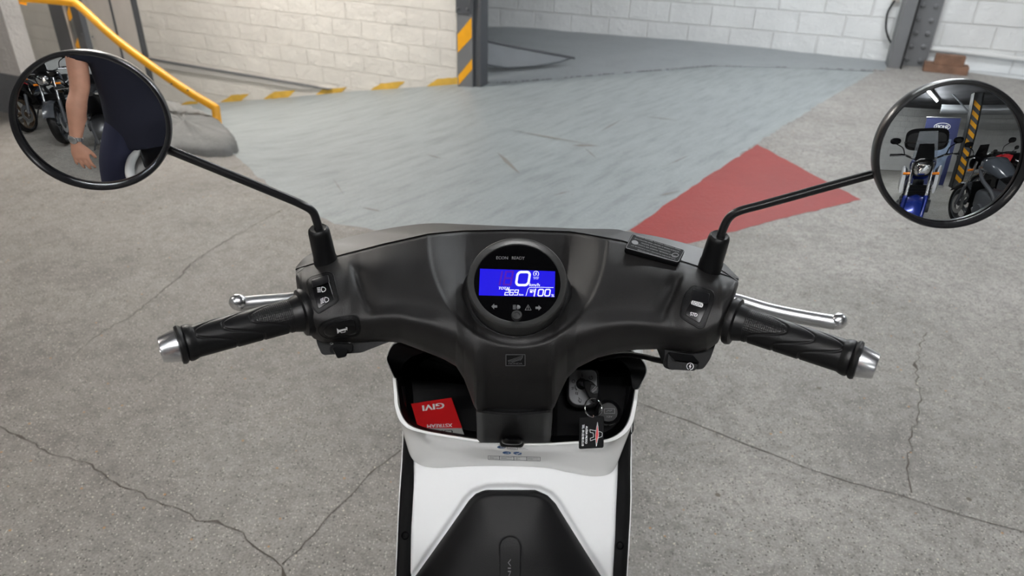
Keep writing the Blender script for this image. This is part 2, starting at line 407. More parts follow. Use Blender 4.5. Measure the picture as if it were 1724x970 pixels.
# grey fillet along the far wall, with the steel plate let into it
wb = [rwf(800, 47), rwf(844, 45.5), rwf(878, 46), rwf(960, 53), rwf(1010, 57), rwf(1110, 65), rwf(1200, 72), rwf(1350, 88), rwf(1494, 103)]
fb = [G(776, 142, -.115), G(812, 141, -.11), G(850, 140, -.105), G(930, 134, -.085), G(1000, 128, -.07), G(1100, 120, -.05), G(1200, 112, -.03), G(1350, 115, -.012), G(1490, 121, .001)]
o = MB(); rws = []
for j in range(9):
    f = j/8; r = [b.lerp(w, f) for b, w in zip(fb, wb)]
    for p, b, w in zip(r, fb, wb): p.z = b.z+(w.z+.0-b.z)*(1-(1-f)**2.2)
    rws.append([Vector(q) for q in catmull([tuple(p) for p in r], 70)])
for r in rws:
    for k, p in enumerate(r): p.z += .006*mn.noise(p*4)
o.grid(rws); struct(o.build('floor_kerb', M_skirt, None))
# mortar-dark, broken line where ramp paint meets the fillet
o = MB(); r = random.Random(5)
for a, b in zip(fb[:-1], fb[1:]):
    for k in range(14):
        if r.random() < .42: continue
        p = a.lerp(b, k/14); q = a.lerp(b, (k+r.uniform(.5, 1))/14); w = V(0, r.uniform(.006, .022), .004)
        o.add([p+V(0, -.004, .006), q+V(0, -.004, .006), q+w+V(0, 0, .004), p+w+V(0, 0, .004)], [(0, 1, 2, 3)])
struct(o.build('trim_3', mat('crumbling joint', rgb(84, 82, 80), .9), None, smooth=False))
# steel plate: lower face, topped by a dark strip painted as its shadow line
pl = plane(G(880, 110, -.02), V(.3, -1, .35))
o = MB(); o.prism([pl(795, 66), pl(850, 78), pl(966, 98), pl(940, 106), pl(900, 113), pl(850, 116), pl(795, 106)], V(.01, -.02, .015)*1.2)
fp = o.build('steel_plate', mat('grey plate', rgb(116, 120, 125), .45, var=.05), None, smooth=False, bevel=.004)
o = MB(); o.prism([pl(795, 64, .03), pl(860, 78, .03), pl(966, 98, .03), pl(966, 100.5, .03), pl(860, 81, .03), pl(795, 67.5, .03)], V(0, -.01, .01)); o.build('plate_shadow_strip', M_steeld, fp, smooth=False)
o = MB(); o.prism([pl(794, 101, .03), pl(812, 103.5, .03), pl(808, 112, .03), pl(794, 118, .03)], V(0, -.005, .005)); o.build('dark_void', M_black, fp, smooth=False)  # flat black patch painted for the dark of the void by the column
struct(fp)
# --- walls
def wall(name, p0, d, length, z0, z1, m, th=.25, n=None):
    """box wall: local x along d, face on local y = 0"""
    d = d.normalized(); nn = n or V(-d.y, d.x, 0); a = math.atan2(d.y, d.x); s = 1 if (V(-d.y, d.x, 0)).dot(nn) < 0 else -1
    o = MB().box((length/2, s*th/2, (z0+z1)/2), (length, th, z1-z0)).build(name, m, None, smooth=False)
    o.location = (p0.x, p0.y, 0); o.rotation_euler = (0, 0, a); return struct(o)
CZ = 3.1
lw0 = lwf(769, 60); lw0.z = 0
wall('wall_left', lw0, lwd, 7.2, -1.5, CZ, M_lw, n=lwn)
rw0 = rwf(1800, 100)+(-rwd)*3.6; rw0.z = 0
rwfoot = V(0, 0, 0)
wall('wall_right', rw0, rwd, 9.9+1.5, -.3, CZ, M_rw, n=rwn)
# return between the nearer left wall and the far right wall
wall('wall_recess', V(lw0.x-.03, lw0.y+.12, 0), V(-.1, 1, 0), 2.7, -.4, CZ, M_steeld, n=V(1, 0, 0), th=.06)
sp = G(0, 186); sd = V(-.909, .418, 0).normalized()
stub0 = sp-sd*.36
sw = wall('wall_stub', stub0, sd, 3.4, -1.2, CZ, M_plain, n=lwn, th=.12)
o = MB().box((1.7, -.012 if False else .0, .12), (3.4, .03, .30)); k = o.build('baseboard_left', M_dkgrey, None, smooth=False)
k.location = (stub0.x, stub0.y, 0); k.rotation_euler = (0, 0, math.atan2(sd.y, sd.x)); struct(k)
wall('wall_back', V(-6.6, -9.9, 0), V(1, 0, 0), 14.2, 0, CZ, M_back, n=V(0, 1, 0))
wall('wall_side_left', V(-6.6, -10, 0), V(0, 1, 0), 19.5, -1.4, CZ, M_back, n=V(1, 0, 0))
wall('wall_side_right', V(7.5, -10, 0), V(0, 1, 0), 16.5, 0, CZ, M_back, n=V(-1, 0, 0))
struct(MB().box((.45, -.1, CZ+.1), (14.6, 20, .2)).build('ceiling', M_ceil, None, smooth=False))
for i, x in enumerate((-4.6, -1.6, 1.4, 4.4)):
    struct(MB().box((x, 1.4, CZ-.1), (.18, 15.6, .2)).build('trim_%d' % (i+10), M_steeld, None, smooth=False))
# ledge on the left wall (slab edge) and the stripes painted at its foot
o = MB(); o.prism([lwf(251, 99, .002), lwf(555, 148, .002), lwf(508, 149.5, .002), lwf(262, 112, .002)], lwn*.02)
struct(o.build('trim_4', mat('grey white ledge', rgb(186, 183, 178), .5), None, smooth=False))
o = MB(); o.prism([lwf(247, 96, .002), lwf(560, 149, .002), lwf(555, 150, .002), lwf(250, 99.5, .002)], lwn*.028)
struct(o.build('trim_5', M_steel, None, smooth=False))
ink = Ink(lwf, .004)
for q in ([(300, 178), (315, 171), (335, 170), (331, 176.5)], [(370, 173), (390, 160), (420, 158), (406, 170.5)], [(444, 166.5), (463, 154), (498, 152), (485, 164)],
          [(528, 162), (543, 150), (584, 147), (572, 158.5)], [(619, 155), (642, 140), (682, 137), (667, 150.5)], [(717, 147), (736, 133), (772.6, 130), (773, 144)]):
    a = jag([V(x, y, 0) for x, y in q], .6, 5, int(q[0][0]), closed=True); ink.poly([(p.x, p.y) for p in a])
struct(ink.build('trim_6', M_yelw, None))
# panels beyond the brick wall's left end
for i, (x0, x1, m) in enumerate(((150, 190, M_panel), (192.5, 227, M_panel), (190, 192.5, M_steeld), (227, 230, M_steeld))):
    a = lwf(x0, 0); b = lwf(x1, 0); a.z = b.z = -1.4
    k = MB().prism([a, b, V(b.x, b.y, CZ), V(a.x, a.y, CZ)], lwn*(.05 if m is M_panel else .06))
    struct(k.build('trim_%d' % (20+i), m, None, smooth=False, bevel=.004))
# --- columns
def frame_box(mb, o, ux, uy, x0, x1, y0, y1, z0, z1):
    c = [o+ux*x+uy*y for x, y in ((x0, y0), (x1, y0), (x1, y1), (x0, y1))]
    mb.prism([V(p.x, p.y, z0) for p in c], V(0, 0, z1-z0))
# middle column at the end of the left wall
ux = -lwd
t = thing('steel_column', 'grey steel column with yellow warning stripes at the end of the cream wall', 'column')
c0 = lwf(769.5, 60); c0.z = 0
cf = plane(lwp+lwn*.10, lwn); a = cf(769.5, 60); b = cf(795, 60); wdt = (b-a).length
k = MB(); frame_box(k, V(a.x, a.y, 0), ux, lwn, 0, wdt, -.02, 0, -.2, CZ); k.build('flange', M_steel, t, smooth=False, bevel=.003)
k = MB(); frame_box(k, V(a.x, a.y, 0), ux, lwn, wdt*.4, wdt*1.45, -.16, -.025, -.3, CZ); k.build('web', M_steeld, t, smooth=False)
k = MB(); k.prism([cf(769.5, -30, .001), cf(796, -30, .001), cf(794.2, 24, .001), cf(768.6, 22, .001)], lwn*.012); k.build('splice_plate', M_steeld, t, smooth=False, bevel=.002)
for q in ((772.5, 13.5), (788, 15)): MB().sphere(cf(*q, .015), .011, 10).build('bolt', M_steel, t)
ink = Ink(cf, .002); ink.poly([(770.2, 58), (794, 29), (794.5, 63), (770.8, 89)]); ink.poly([(772, 127), (794.8, 99), (795.2, 117), (772.4, 143)]); ink.build('warning_stripes', M_yel, t)
# right riveted column
t = thing('riveted_column', 'grey riveted steel column standing against the white block wall', 'column')
g = G(1519, 110); g2 = G(1557, 113); ux = (g2-g); wd = ux.length; ux = ux.normalized(); uy = V(ux.y, -ux.x, 0)
if uy.dot(C0-g) < 0: uy = -uy
k = MB(); frame_box(k, g, ux, uy, -.02, wd, -.12, 0, 0, CZ); k.build('web_plate', M_steel, t, smooth=False, bevel=.003)
s0 = G(1494, 113); s1 = G(1515, 116)
ws = (s1-s0).length
k = MB(); frame_box(k, s0, ux, uy, 0, ws, -.16, .02, 0, CZ); k.build('flange', M_steel, t, smooth=False, bevel=.003)
k = MB(); frame_box(k, s1, ux, uy, 0, .012, -.1, .01, 0, CZ); k.build('flange_seam', M_black, t, smooth=False)
rp = plane(g, uy)
zs = [rp(1525.5, 101).z+.0]
for (x, y) in ((1554, 9), (1576, 11), (1546.5, 32.5), (1568, 35), (1542, 55), (1562, 57), (1534.5, 78), (1555, 79), (1527, 99.6), (1549, 102)):
    o = MB().lathe(rp(x, y, 0), uy, [(.024, 0), (.023, .008), (.017, .014), (.006, .018)], 14).build('rivet', M_steel, t)
# left striped column pair
t = thing('warning_column', 'dark steel column with a yellow chevron web behind the yellow handrail', 'column')
q = G(118, 86, .0) ; base = P(104, 86, 5.9); bz = base.z
def at(px, py): r = ray(px, py); f = (base-C0).dot(lwn)/r.dot(lwn); return C0+r*f
x0 = at(78, 0); x1 = at(101, 0); x2 = at(104, 0); x3 = at(131, 0); x4 = at(119, 0); x5 = at(131, 0); ux = -lwd
def seg_(pa, pb, dn, name, m, th=.03):
    a = V(pa.x, pa.y, 0)+lwn*dn; b = V(pb.x, pb.y, 0)+lwn*dn
    k = MB().prism([V(a.x, a.y, -1.1), V(b.x, b.y, -1.1), V(b.x, b.y, CZ), V(a.x, a.y, CZ)], lwn*-th); return k.build(name, m, t, smooth=False, bevel=.002)
seg_(x0, x1, 0, 'flange', M_steeld, .05); seg_(at(102, 0), at(104, 0), .0, 'flange_edge', M_panel, .02)
seg_(x2, at(120, 0), -.02, 'web', M_steel); seg_(at(118, 0), x3, .02, 'flange', M_steeld, .05)
wf = plane(V(x2.x, x2.y, 0)-lwn*.02, lwn); ink = Ink(wf, .004)
ink.poly([(112, 28), (118, 3), (124.5, 27), (118, 36)]); ink.poly([(126.5, 80), (132, 60), (139, 82)]); ink.poly([(118, -20), (111, -40), (120, -45)]); ink.build('warning_stripe', M_yel, t)
# --- yellow handrail
t = thing('handrail', 'bent yellow tubular handrail with a short foot post on the concrete kerb', 'handrail', tuple(G(370, 210)))
p0 = G(372, 215, -.02); dd = 4.66
pts = [p0, P(369, 205, dd), P(364, 184, dd)]
k = MB().tube([P(367, 213, dd)+V(0, 0, -.03), P(363, 183, dd)], .0265, 20); k.build('foot_post', M_yel, t)
k = MB().tube(bez([P(364, 184, dd), P(358, 178.5, dd), P(300, 143, 4.68), P(200, 70, 4.74), P(132, 9, 4.8), P(118, 4, 4.8), P(60, -2, 4.7), P(-60, -8, 4.6)], 60), .0265, 20); k.build('rail_tube', M_yel, t)
k = MB().prism([P(-30, -6, 4.62), P(44, 9, 4.72), P(44, 0, 4.72), P(-30, -16, 4.62)], V(0, .01, 0)); k.build('flat_bracket', M_yel, t, smooth=False)
for (x, y, d) in ((137, 57.5, 4.70), (288.5, 141.5, 4.65), (156, 62, 4.69), (316, 152, 4.64)): MB().sphere(P(x, y, d), .007, 8).build('bolt', M_steeld, t)
# --- broken concrete kerb nose under the foot post
o = MB(); out = [(268, 262), (300, 258), (340, 263), (378, 264), (392, 262), (399, 252), (392, 234), (380, 222), (362, 208), (335, 194), (300, 182), (262, 176)]
g = [G(*p) for p in out]; g = [Vector(p) for p in jag(g, .015, .04, 9, closed=True)]; cen = sum(g, V(0, 0, 0))/len(g); rws = []
for s, z in ((1, -.02), (.985, .03), (.93, .050), (.84, .058), (.6, .062), (.3, .064), (.02, .064)):
    rws.append([cen+(p-cen)*s+V(0, 0, z+.010*mn.noise(p*5+V(0, 0, s))*(s < .99)+.013*mn.noise((cen+(p-cen)*s)*26)*(s < .99)) for p in g])
o.grid(rws, closed_u=True)
kn = o.build('kerb_nose', paint_mat('chipped concrete', rgb(116, 116, 114), .8, stretch=(0, (1, 1, 1)), worn=rgb(160, 158, 152), wornfac=.9, var=.25), None, angle=60); tag(kn, 'broken grey concrete kerb end under the yellow handrail foot', 'kerb')
# --- red painted triangle, cracks
rp_ = [(1060, 387), (1165, 314), (1275, 243), (1365, 292), (1450, 336), (1300, 372), (1160, 410), (1110, 418)]
o = MB(); g = [G(*p, .0015) for p in rp_]; g = jag(g, .006, .05, 4, closed=True); o.add(g, [tuple(range(len(g)))])
red = o.build('red_floor_marking', M_red, None, smooth=False); red.modifiers.new('t', 'TRIANGULATE'); tag(red, 'red painted arrow shape on the concrete beside the ramp', 'floor marking')
cr = mat('crack', rgb(84, 78, 72), .95)
def crack(pts, w, seed, ja=.006):
    r = random.Random(seed); g = [G(x, y, .0012) for x, y in pts]; g = jag(g, ja, .022, seed); L = []; Q = []
    for i, p in enumerate(g):
        t_ = (g[min(i+1, len(g)-1)]-g[max(0, i-1)]).normalized(); nn = V(-t_.y, t_.x, 0); ww = w*r.uniform(.35, 1.25)*(3 if r.random() < .03 else 1)/2
        L.append(p+nn*ww); Q.append(p-nn*ww)
    k = MB().grid([L, Q]).build('floor_crack', cr, floor, smooth=False); k['kind'] = 'structure'
crack([(-20, 712), (35, 735), (75, 757), (100, 768), (155, 782), (178, 800), (183, 808), (215, 823), (262, 842), (305, 858), (330, 877), (365, 877), (410, 897), (435, 925), (460, 940), (475, 955), (482, 990)], .0032, 1)
crack([(475, 950), (505, 925), (545, 878), (590, 835), (625, 795), (675, 758)], .0035, 2, .003)
crack([(120, 600), (173, 557), (224, 531), (267, 495), (303, 466), (321, 443), (382, 405), (433, 376), (480, 351)], .0034, 3)
crack([(1060, 672), (1140, 702), (1200, 725), (1280, 757), (1350, 785), (1430, 812), (1520, 835), (1620, 868), (1740, 900)], .0032, 4, .002)
crack([(1535, 830), (1530, 780), (1535, 735), (1545, 700), (1548, 660), (1540, 610), (1560, 560)], .004, 5, .008)
crack([(10, 660), (30, 655), (60, 635), (90, 615)], .002, 6)
# --- timber offcuts, conduit, cable
def board(name, qb, h, lab):
    g = [G(*p) for p in qb]; a, b = g; u = (b-a).normalized(); nn = V(-u.y, u.x, 0); nn = nn if nn.dot(C0-a) < 0 else -nn
    return a, b, u, nn
a, b, u, nn = board('', [(1553, 120), (1628, 128)], 0, '')
k = MB().prism([a, b, b+nn*.16, a+nn*.16], V(0, 0, .075)).build('timber_block', M_wood, None, smooth=False, bevel=.004); tag(k, 'lower, longer brown timber offcut on the floor beside the riveted column', 'timber')
c_, d_ = a+u*.075, b-u*.05
k = MB().prism([c_+V(0, 0, .0755)+nn*.01, d_+V(0, 0, .0755)+nn*.02, d_+nn*.13+V(0, 0, .0755), c_+nn*.12+V(0, 0, .0755)], V(0, 0, .085)).build('timber_block', M_wood, None, smooth=False, bevel=.004); tag(k, 'upper, shorter brown timber offcut stacked on the longer one', 'timber')
k = MB().tube([rwf(1562, 81, .03), rwf(1640, 89, .03), rwf(1760, 104, .03)], .022, 10).build('wall_conduit', mat('white pipe', rgb(222, 222, 220), .4), None); tag(k, 'white pipe running low along the white block wall', 'pipe')
k = MB().tube(bez([rwf(1506, 0, .05), rwf(1500, 8, .06), rwf(1493, 22, .07), rwf(1491, 45, .07), rwf(1495, 62, .06), rwf(1503, 76, .05)], 24), .009, 8).build('power_cable', M_black, None); tag(k, 'black cable looping down the white wall beside the riveted column', 'cable')
k = MB().prism([rwf(1503, -6, .005), rwf(1516, -4, .005), rwf(1513, 3, .005), rwf(1501, 1, .005)], rwn*.04).build('junction_box', M_panel, None, smooth=False, bevel=.004); tag(k, 'small pale junction box above the looping black cable', 'junction box')
# scuffs on the ramp paint
o = MB(); r = random.Random(11)
def on_ramp(px, py):
    r_ = ray(px, py); dg = bpy.context.evaluated_depsgraph_get(); ok, loc, nn_, idx = ramp.ray_cast(C0, r_); return (loc+V(0, 0, .002)) if ok else None
bpy.context.view_layer.update()
sc_ = Ink(lambda x, y, off=0: on_ramp(x, y) or G(x, y), 0)
for (x0, y0, x1, y1, w) in ((838, 258, 875, 293, 7), (963, 245, 1010, 246, 4), (862, 220, 1000, 245, 2), (1088, 197, 1140, 203, 2), (985, 250, 1005, 268, 2), (1010, 222, 1050, 200, 2), (716, 260, 745, 268, 2), (1120, 280, 1160, 262, 2), (1110, 330, 1145, 322, 3), (610, 350, 640, 356, 4), (560, 300, 580, 330, 2), (930, 330, 960, 322, 2)):
    m_ = 6; a = V(x0, y0, 0); b = V(x1, y1, 0); t_ = (b-a).normalized(); nn = V(-t_.y, t_.x, 0); up_ = []; lo_ = []
    for i in range(m_+1):
        p = a.lerp(b, i/m_); ww = w*.5*math.sin(math.pi*min(.97, max(.03, i/m_)))*r.uniform(.5, 1.1); up_.append((p+nn*ww)[:2]); lo_.append((p-nn*ww)[:2])
    sc_.poly(up_+lo_[::-1])
k = sc_.build('paint_scuffs', mat('scuffed paint', rgb(132, 130, 124), .7), ramp); k['kind'] = 'structure'
# --- ceiling lamps
for i, (x, y, z, ln, rz, wt, col) in enumerate(LIGHTS):
    t = thing('ceiling_light', ['fluorescent batten on the ceiling ahead of the scooter', 'fluorescent batten on the ceiling near the right white wall', 'fluorescent batten on the ceiling near the cream wall', 'fluorescent batten on the ceiling right of the scooter', 'fluorescent batten on the ceiling left of the scooter', 'lit fluorescent batten over the parked motorcycles, seen in the right mirror', 'fluorescent batten on the ceiling behind the photographer', 'fluorescent batten on the ceiling directly above the photographer'][i], 'lamp', (x, y, z), math.radians(rz), 'fluorescent battens')
    for ob, m in ((MB().box((0, 0, .07), (ln, .10, .05)), M_panel), ):
        k = ob.build('housing', m, None, smooth=False); k.parent = t
    k = MB().tube([(-ln/2+.03, 0, .025), (ln/2-.03, 0, .025)], .019, 12).build('tube', mat('lit tube %d' % i, (*col, 1), .3, emit=wt*3.0), None); k.parent = t
# ================================================================== THE SCOOTER
M_cov = mat('grained black plastic', rgb(24, 23, 23), .5, bump=.22, bscale=1500, spec=.3)
M_top = mat('satin dark grey plastic', rgb(40, 40, 40), .45, bump=.12, bscale=1200, spec=.4)
M_blk = mat('matt black plastic', rgb(11, 11, 12), .5, bump=.25, bscale=900, spec=.22)
M_gls = mat('gloss black plastic', rgb(6, 6, 7), .16, spec=.4)
M_gls2 = mat('satin black shell', rgb(17, 17, 19), .3)
M_gls3 = mat('dark switch plastic', rgb(6, 6, 7), .34, spec=.3)
M_rub = mat('black rubber', rgb(11, 11, 12), .42, bump=.1, bscale=900, spec=.3)
M_bore = mat('deep black plastic', rgb(4, 4, 5), .6, spec=.1)
M_white = mat('gloss white bodywork', rgb(232, 232, 230), .22, coat=.6)
M_alu = mat('polished aluminium', rgb(226, 227, 229), .27, metal=1)
M_alu2 = mat('satin aluminium', rgb(212, 213, 214), .36, metal=1)
M_chr = mat('chrome', rgb(225, 225, 226), .07, metal=1)
M_mir = mat('mirror glass', rgb(226, 229, 230), .0, metal=1)
M_ink = mat('white print', rgb(225, 225, 225), .5)
M_inkg = mat('grey print', rgb(96, 96, 98), .5)
M_inkd = mat('dim print', rgb(70, 70, 72), .5)
scooter = thing('scooter', 'white electric scooter with black handlebar cover and round mirrors, seen from its saddle', 'scooter', (0, .45, 0))
# --- shape of the handlebar cover as seen from the rider: outline and depth along the view
TOPX = [(498, 454), (530, 444), (559, 434), (640, 413), (720, 395), (780, 389.5), (870, 388), (960, 391), (980, 394), (1048, 406), (1100, 424), (1150, 441), (1196, 456), (1243, 471)]
BOTX = [(498, 470), (502, 500), (508, 535), (516, 556), (528, 570), (545, 577), (600, 576), (640, 575), (675, 577), (707, 589), (747, 605), (768, 617), (781, 638), (791, 664), (798, 684), (803, 691), (866, 694), (929, 691), (934, 684), (942, 664), (955, 637), (973, 619), (1005, 603), (1040, 593), (1073, 589), (1116, 588), (1165, 594), (1190, 590), (1209, 577), (1222, 545), (1232, 515), (1240, 490), (1243, 480)]
def topy(x): return interp(x, [p[0] for p in TOPX], [p[1] for p in TOPX])
def boty(x): return interp(x, [p[0] for p in BOTX], [p[1] for p in BOTX])
UC = [0, 50, 72, 100, 170, 235, 262, 285, 310, 345, 366, 374]
DT = np.array([
    [.772, .750, .724, .702, .726, .792],
    [.772, .750, .724, .702, .724, .790],
    [.771, .749, .725, .703, .716, .770],
    [.770, .747, .726, .706, .703, .745],
    [.766, .741, .723, .709, .703, .737],
    [.759, .732, .717, .707, .703, .730],
    [.756, .729, .714, .704, .702, .726],
    [.752, .722, .706, .698, .698, .722],
    [.749, .715, .700, .694, .695, .718],
    [.748, .710, .697, .692, .694, .718],
    [.750, .716, .704, .700, .702, .722],
    [.756, .734, .724, .720, .722, .732]])
def cub(a, b, c, d, f): return .5*(2*b+(c-a)*f+(2*a-5*b+4*c-d)*f*f+(3*b-a-3*c+d)*f**3)
def table(u, t):
    u = min(max(u, 0), 373.99); k = max(i for i in range(len(UC)-1) if UC[i] <= u); f = (u-UC[k])/(UC[k+1]-UC[k])
    f = f*f*(3-2*f)*.5+f*.5
    col = DT[k]*(1-f)+DT[k+1]*f
    x = min(max(t, 0), 1)*5; j = min(int(x), 4); g = x-j
    a = col[j-1] if j > 0 else 2*col[0]-col[1]; d = col[j+2] if j < 4 else 2*col[5]-col[4]
    return cub(a, col[j], col[j+1], d, g)
def surf_d(px, py):
    ty, by = topy(px), boty(px); t = (py-ty)/max(4, by-ty); u = abs(px-870); d = table(u, t)
    # bowl round the instrument: crisp rim, falling away towards the dial
    e = math.sqrt(((px-872)/152)**2+((py-400)/185)**2)
    if e < 1: d += .034*sstep((1-e)/.5)+.003*min(1, (1-e)/.03)
    # slanted hollow that parts each switch pod from the body
    for (x0, y0, x1, y1) in ((593, 446, 622, 520), (1147, 462, 1116, 533)):
        xx = x0+(x1-x0)*(py-y0)/(y1-y0); s = (px-xx)*(1 if x0 < 870 else -1)
        fade = sstep(min((py-y0+10)/25, (y1+14-py)/30))
        d += fade*(.0065*math.exp(-(max(s, 0)/16)**2)*(1 if s > 0 else math.exp(-(s/4.5)**2)))
    # soft crease where the lower edge turns under
    c = (t-.74)
    if 120 < u < 250: d += .0018*math.exp(-(c/.06)**2)*-1*sstep(min((u-120)/30, (250-u)/30))
    return d
def surf(px, py, off=0.0):
    px = min(max(px, 499), 1242); py = min(max(py, topy(px)+1), boty(px)-1) if False else py
    return P(px, py, surf_d(px, py)-off)
xs = list(np.linspace(498, 560, 36))+list(np.linspace(562, 766, 74))+list(np.linspace(768, 806, 36))+list(np.linspace(808, 926, 44))+list(np.linspace(928, 975, 40))+list(np.linspace(977, 1180, 74))+list(np.linspace(1182, 1243, 36))
NT = 96; rows = []
for i in range(NT+1):
    t = i/NT; r = []
    for x in xs:
        ty, by = topy(x), boty(x); y = ty+(by-ty)*t; d = surf_d(x, y)
        # rounded rim
        ed = min((1-t)*(by-ty), 40); k = max(0, 1-ed/9.0); d += .006*k*k
        ex = min(x-498, 1243-x); k = max(0, 1-ex/14.0); d += .010*k*k
        k = max(0, 1-t*(by-ty)/5.0); d += .003*k*k
        r.append(P(x, y, d))
    rows.append(r)
mb = MB().grid(rows)
# skirt going away from the rider round the side and lower edges
edge = [rows[i][0] for i in range(NT+1)]+rows[NT][1:-1]+[rows[i][-1] for i in range(NT, -1, -1)]
fwd = ray(862, 485).normalized(); back = V(0, 1, -.15).normalized(); cen = P(870, 500, .78)
def skirt(mb, e, steps):
    rr = [e]
    for dist, shrink in steps:
        rr.append([p+back*dist+(Vector((cen.x, p.y, cen.z))-p)*shrink for p in e])
    mb.grid(rr)
skirt(mb, edge, [(.012, .004), (.035, .02), (.07, .06)])
cover = mb.build('handlebar_cover', M_cov, scooter, angle=50)
# front half of the cover: the band above the seam, going over the front
SIL = [(498, 450), (508, 438), (520, 429), (545, 414), (562, 405), (617, 392), (669, 382), (726, 376), (790, 378), (870, 381.5), (930, 383), (985, 385), (1036, 386), (1056, 390), (1110, 399), (1184, 419), (1215, 440), (1232, 456), (1244, 468)]
n = 90; seam = []; sil = []
sx = np.linspace(497.5, 1243.5, n)
SILr = catmull(SIL, 200)
for i, x in enumerate(sx):
    seam.append((x, topy(x)))
    j = i*(199)/(n-1)
sil = catmull(SIL, n)
mb = MB(); rr = [[], [], [], [], [], [], [], []]
for i in range(n):
    x, y = seam[i]; d0 = surf_d(min(max(x, 498.5), 1242.5), y); X, Y = sil[i]
    endk = sstep(min(i, n-1-i)/10)
    rr[0].append(P(x, y+1.5, d0+.012)); rr[1].append(P(x, y-.4, d0+.0045)); rr[2].append(P(x, y-1.6, d0+.0015))
    g = .030+.02*endk
    m1 = .45; rr[3].append(P(x+(X-x)*m1, y+(Y-y)*m1, d0+.002+g*m1)); rr[4].append(P(x+(X-x)*.9, y+(Y-y)*.9, d0+.002+g*.9))
    p = P(X, Y, d0+.004+g); rr[5].append(p); dk_ = sstep((min(i, n-1-i)-12)/26)
    rr[6].append(p+V(0, .014, -.012-.014*endk)); rr[7].append(p+V((0-p.x)*.10, .024, -.022-.02*endk-.09*dk_))
mb.grid(rr)
# front face of the nacelle closing down to the steering stem
low = rr[7]; mb.grid([low, [V(p.x*.90, p.y-.03, p.z+.01) for p in low]])
front = mb.build('front_cover', M_top, scooter, angle=42)
k = MB(); k.loft([((0, .76, .985), .060, .03), ((0, .80, .975), .05, .026)], 24, 3); k.build('headlight', mat('lamp glass', rgb(210, 214, 218), .08), scooter)
# --- instrument
vdir = (C0-P(871, 473, .712)).normalized(); upv = (V(0, 0, 1)-vdir*vdir.z).normalized()
gn = (vdir*math.cos(math.radians(27))+upv*math.sin(math.radians(27))).normalized()
gc = P(871, 473, .708); Rg = 85*.708/1200
gp = plane(gc, gn)
cl = MB().lathe(gc, gn, [(Rg*.80, -.045), (Rg*.93, -.034), (Rg*1.0, -.020), (Rg*1.005, -.004), (Rg*.995, -.0012), (Rg*.975, 0), (Rg*.955, 0), (Rg*.865, -.0022), (Rg*.855, -.0040)], 96, caps=False).build('instrument_cluster', mat('dark grey bezel', rgb(46, 46, 45), .36, spec=.4), scooter, angle=35)
k = MB().lathe(gc, gn, [(Rg*1.18, -.040), (Rg*1.12, -.030), (Rg*1.03, -.025), (Rg*.99, -.024)], 80, caps=False).build('bezel_shroud', M_blk, cl)
k = MB().lathe(gc, gn, [(Rg*.862, -.0034), (Rg*.5, -.0034), (.0001, -.0034)], 72, caps=False).build('dial_glass', mat('black dial glass', rgb(5, 5, 6), .12, spec=.25), cl)
def gm(px, py, off=0): return gp(px, py, off-.0034)
ink = Ink(gm, .0003); ink.poly([(808, 450), (870, 452), (935, 454.5), (934.6, 476), (934, 498), (870, 496.5), (806, 495), (806.6, 480)])
ink.build('lcd_screen', mat('lit blue screen', rgb(22, 5, 234), .6, emit=.60, spec=.03), cl)
def z4(x, y): return (740+x/3.7308, 370+y/3.7308)
gh = Ink(gm, .0005)
for (x, y, w) in ((355, 318, 30), (410, 318, 44)):
    X, Y = z4(x, y); seven(gh, '1' if w < 35 else '8', X, Y, w/3.73, 22, 3, .2)
gh.build('unlit_digits', mat('faint violet segment', rgb(84, 10, 190), .6, emit=.55, spec=.03), cl)
ink = Ink(gm, .0007)
X, Y = z4(486, 320); 
def italic0(x0, y0, x1, y1, w, sh):
    hh = y1-y0; ww = x1-x0; r = ww*.28; pts = []
    for cx, cy, a in ((ww-r, r, -90), (ww-r, hh-r, 0), (r, hh-r, 90), (r, r, 180)):
        for q in range(0, 91, 18): th = math.radians(a+q); px_ = cx+r*math.cos(th); py_ = cy+r*math.sin(th); pts.append((x0+px_+(.5-py_/hh)*hh*sh, y0+py_))
    ink.line(pts, w, closed=True)
italic0(870.3, 456, 891, 478, 4.0, .16)
cx, cy = z4(607, 332); ink.ring(cx, cy, 4.4, 1.0, -230, 50); ink.line([(cx+.8, cy-2.6), (cx-1.2, cy+.3), (cx+1.0, cy), (cx-.8, cy+2.8)], 1)
ink.text('IDLING', cx, cy+5.9, 1.9, 9); ink.text('STOP', cx, cy+8.3, 1.9, 8)
ink.text('km/h', *z4(598, 401), 5, 17.5, 1.5, .2, bold=.18)
ink.text('TOTAL', *z4(408, 423), 4.6, 20, 1.5, .22, bold=.25)
for i, c in enumerate('269'): seven(ink, c, 850.5+i*8, 486.2, 5.8, 8.6, 1.4, .2)
ink.text('km', *z4(514, 463), 3.2, 7, 1.5, .2, bold=.15)
ink.line([z4(543, 470), z4(556, 428), z4(566, 418), z4(640, 417), z4(716, 419)], .9)
x, y = z4(578, 440); ink.poly([(x-2.6, y-2.8), (x+1.6, y-2.8), (x+1.6, y+3), (x-2.6, y+3)]); ink.line([(x+1.6, y-1), (x+3.4, y-1), (x+3.4, y+2), (x+4.2, y+2), (x+4.2, y-2), (x+3.2, y-3.4)], .7)
seven(ink, '1', 894.6, 484.6, 6, 12, 2, .2)
for i in (0, 1): italic0(906.5+i*11.4, 485.4, 914.7+i*11.4, 496.2, 2.0, .16)
ink.text('%', *z4(712, 469), 4.6, 5, 1.5, .1, bold=.15)
ink.build('lcd_characters', mat('lit white characters', rgb(236, 240, 255), .6, emit=.72), cl)
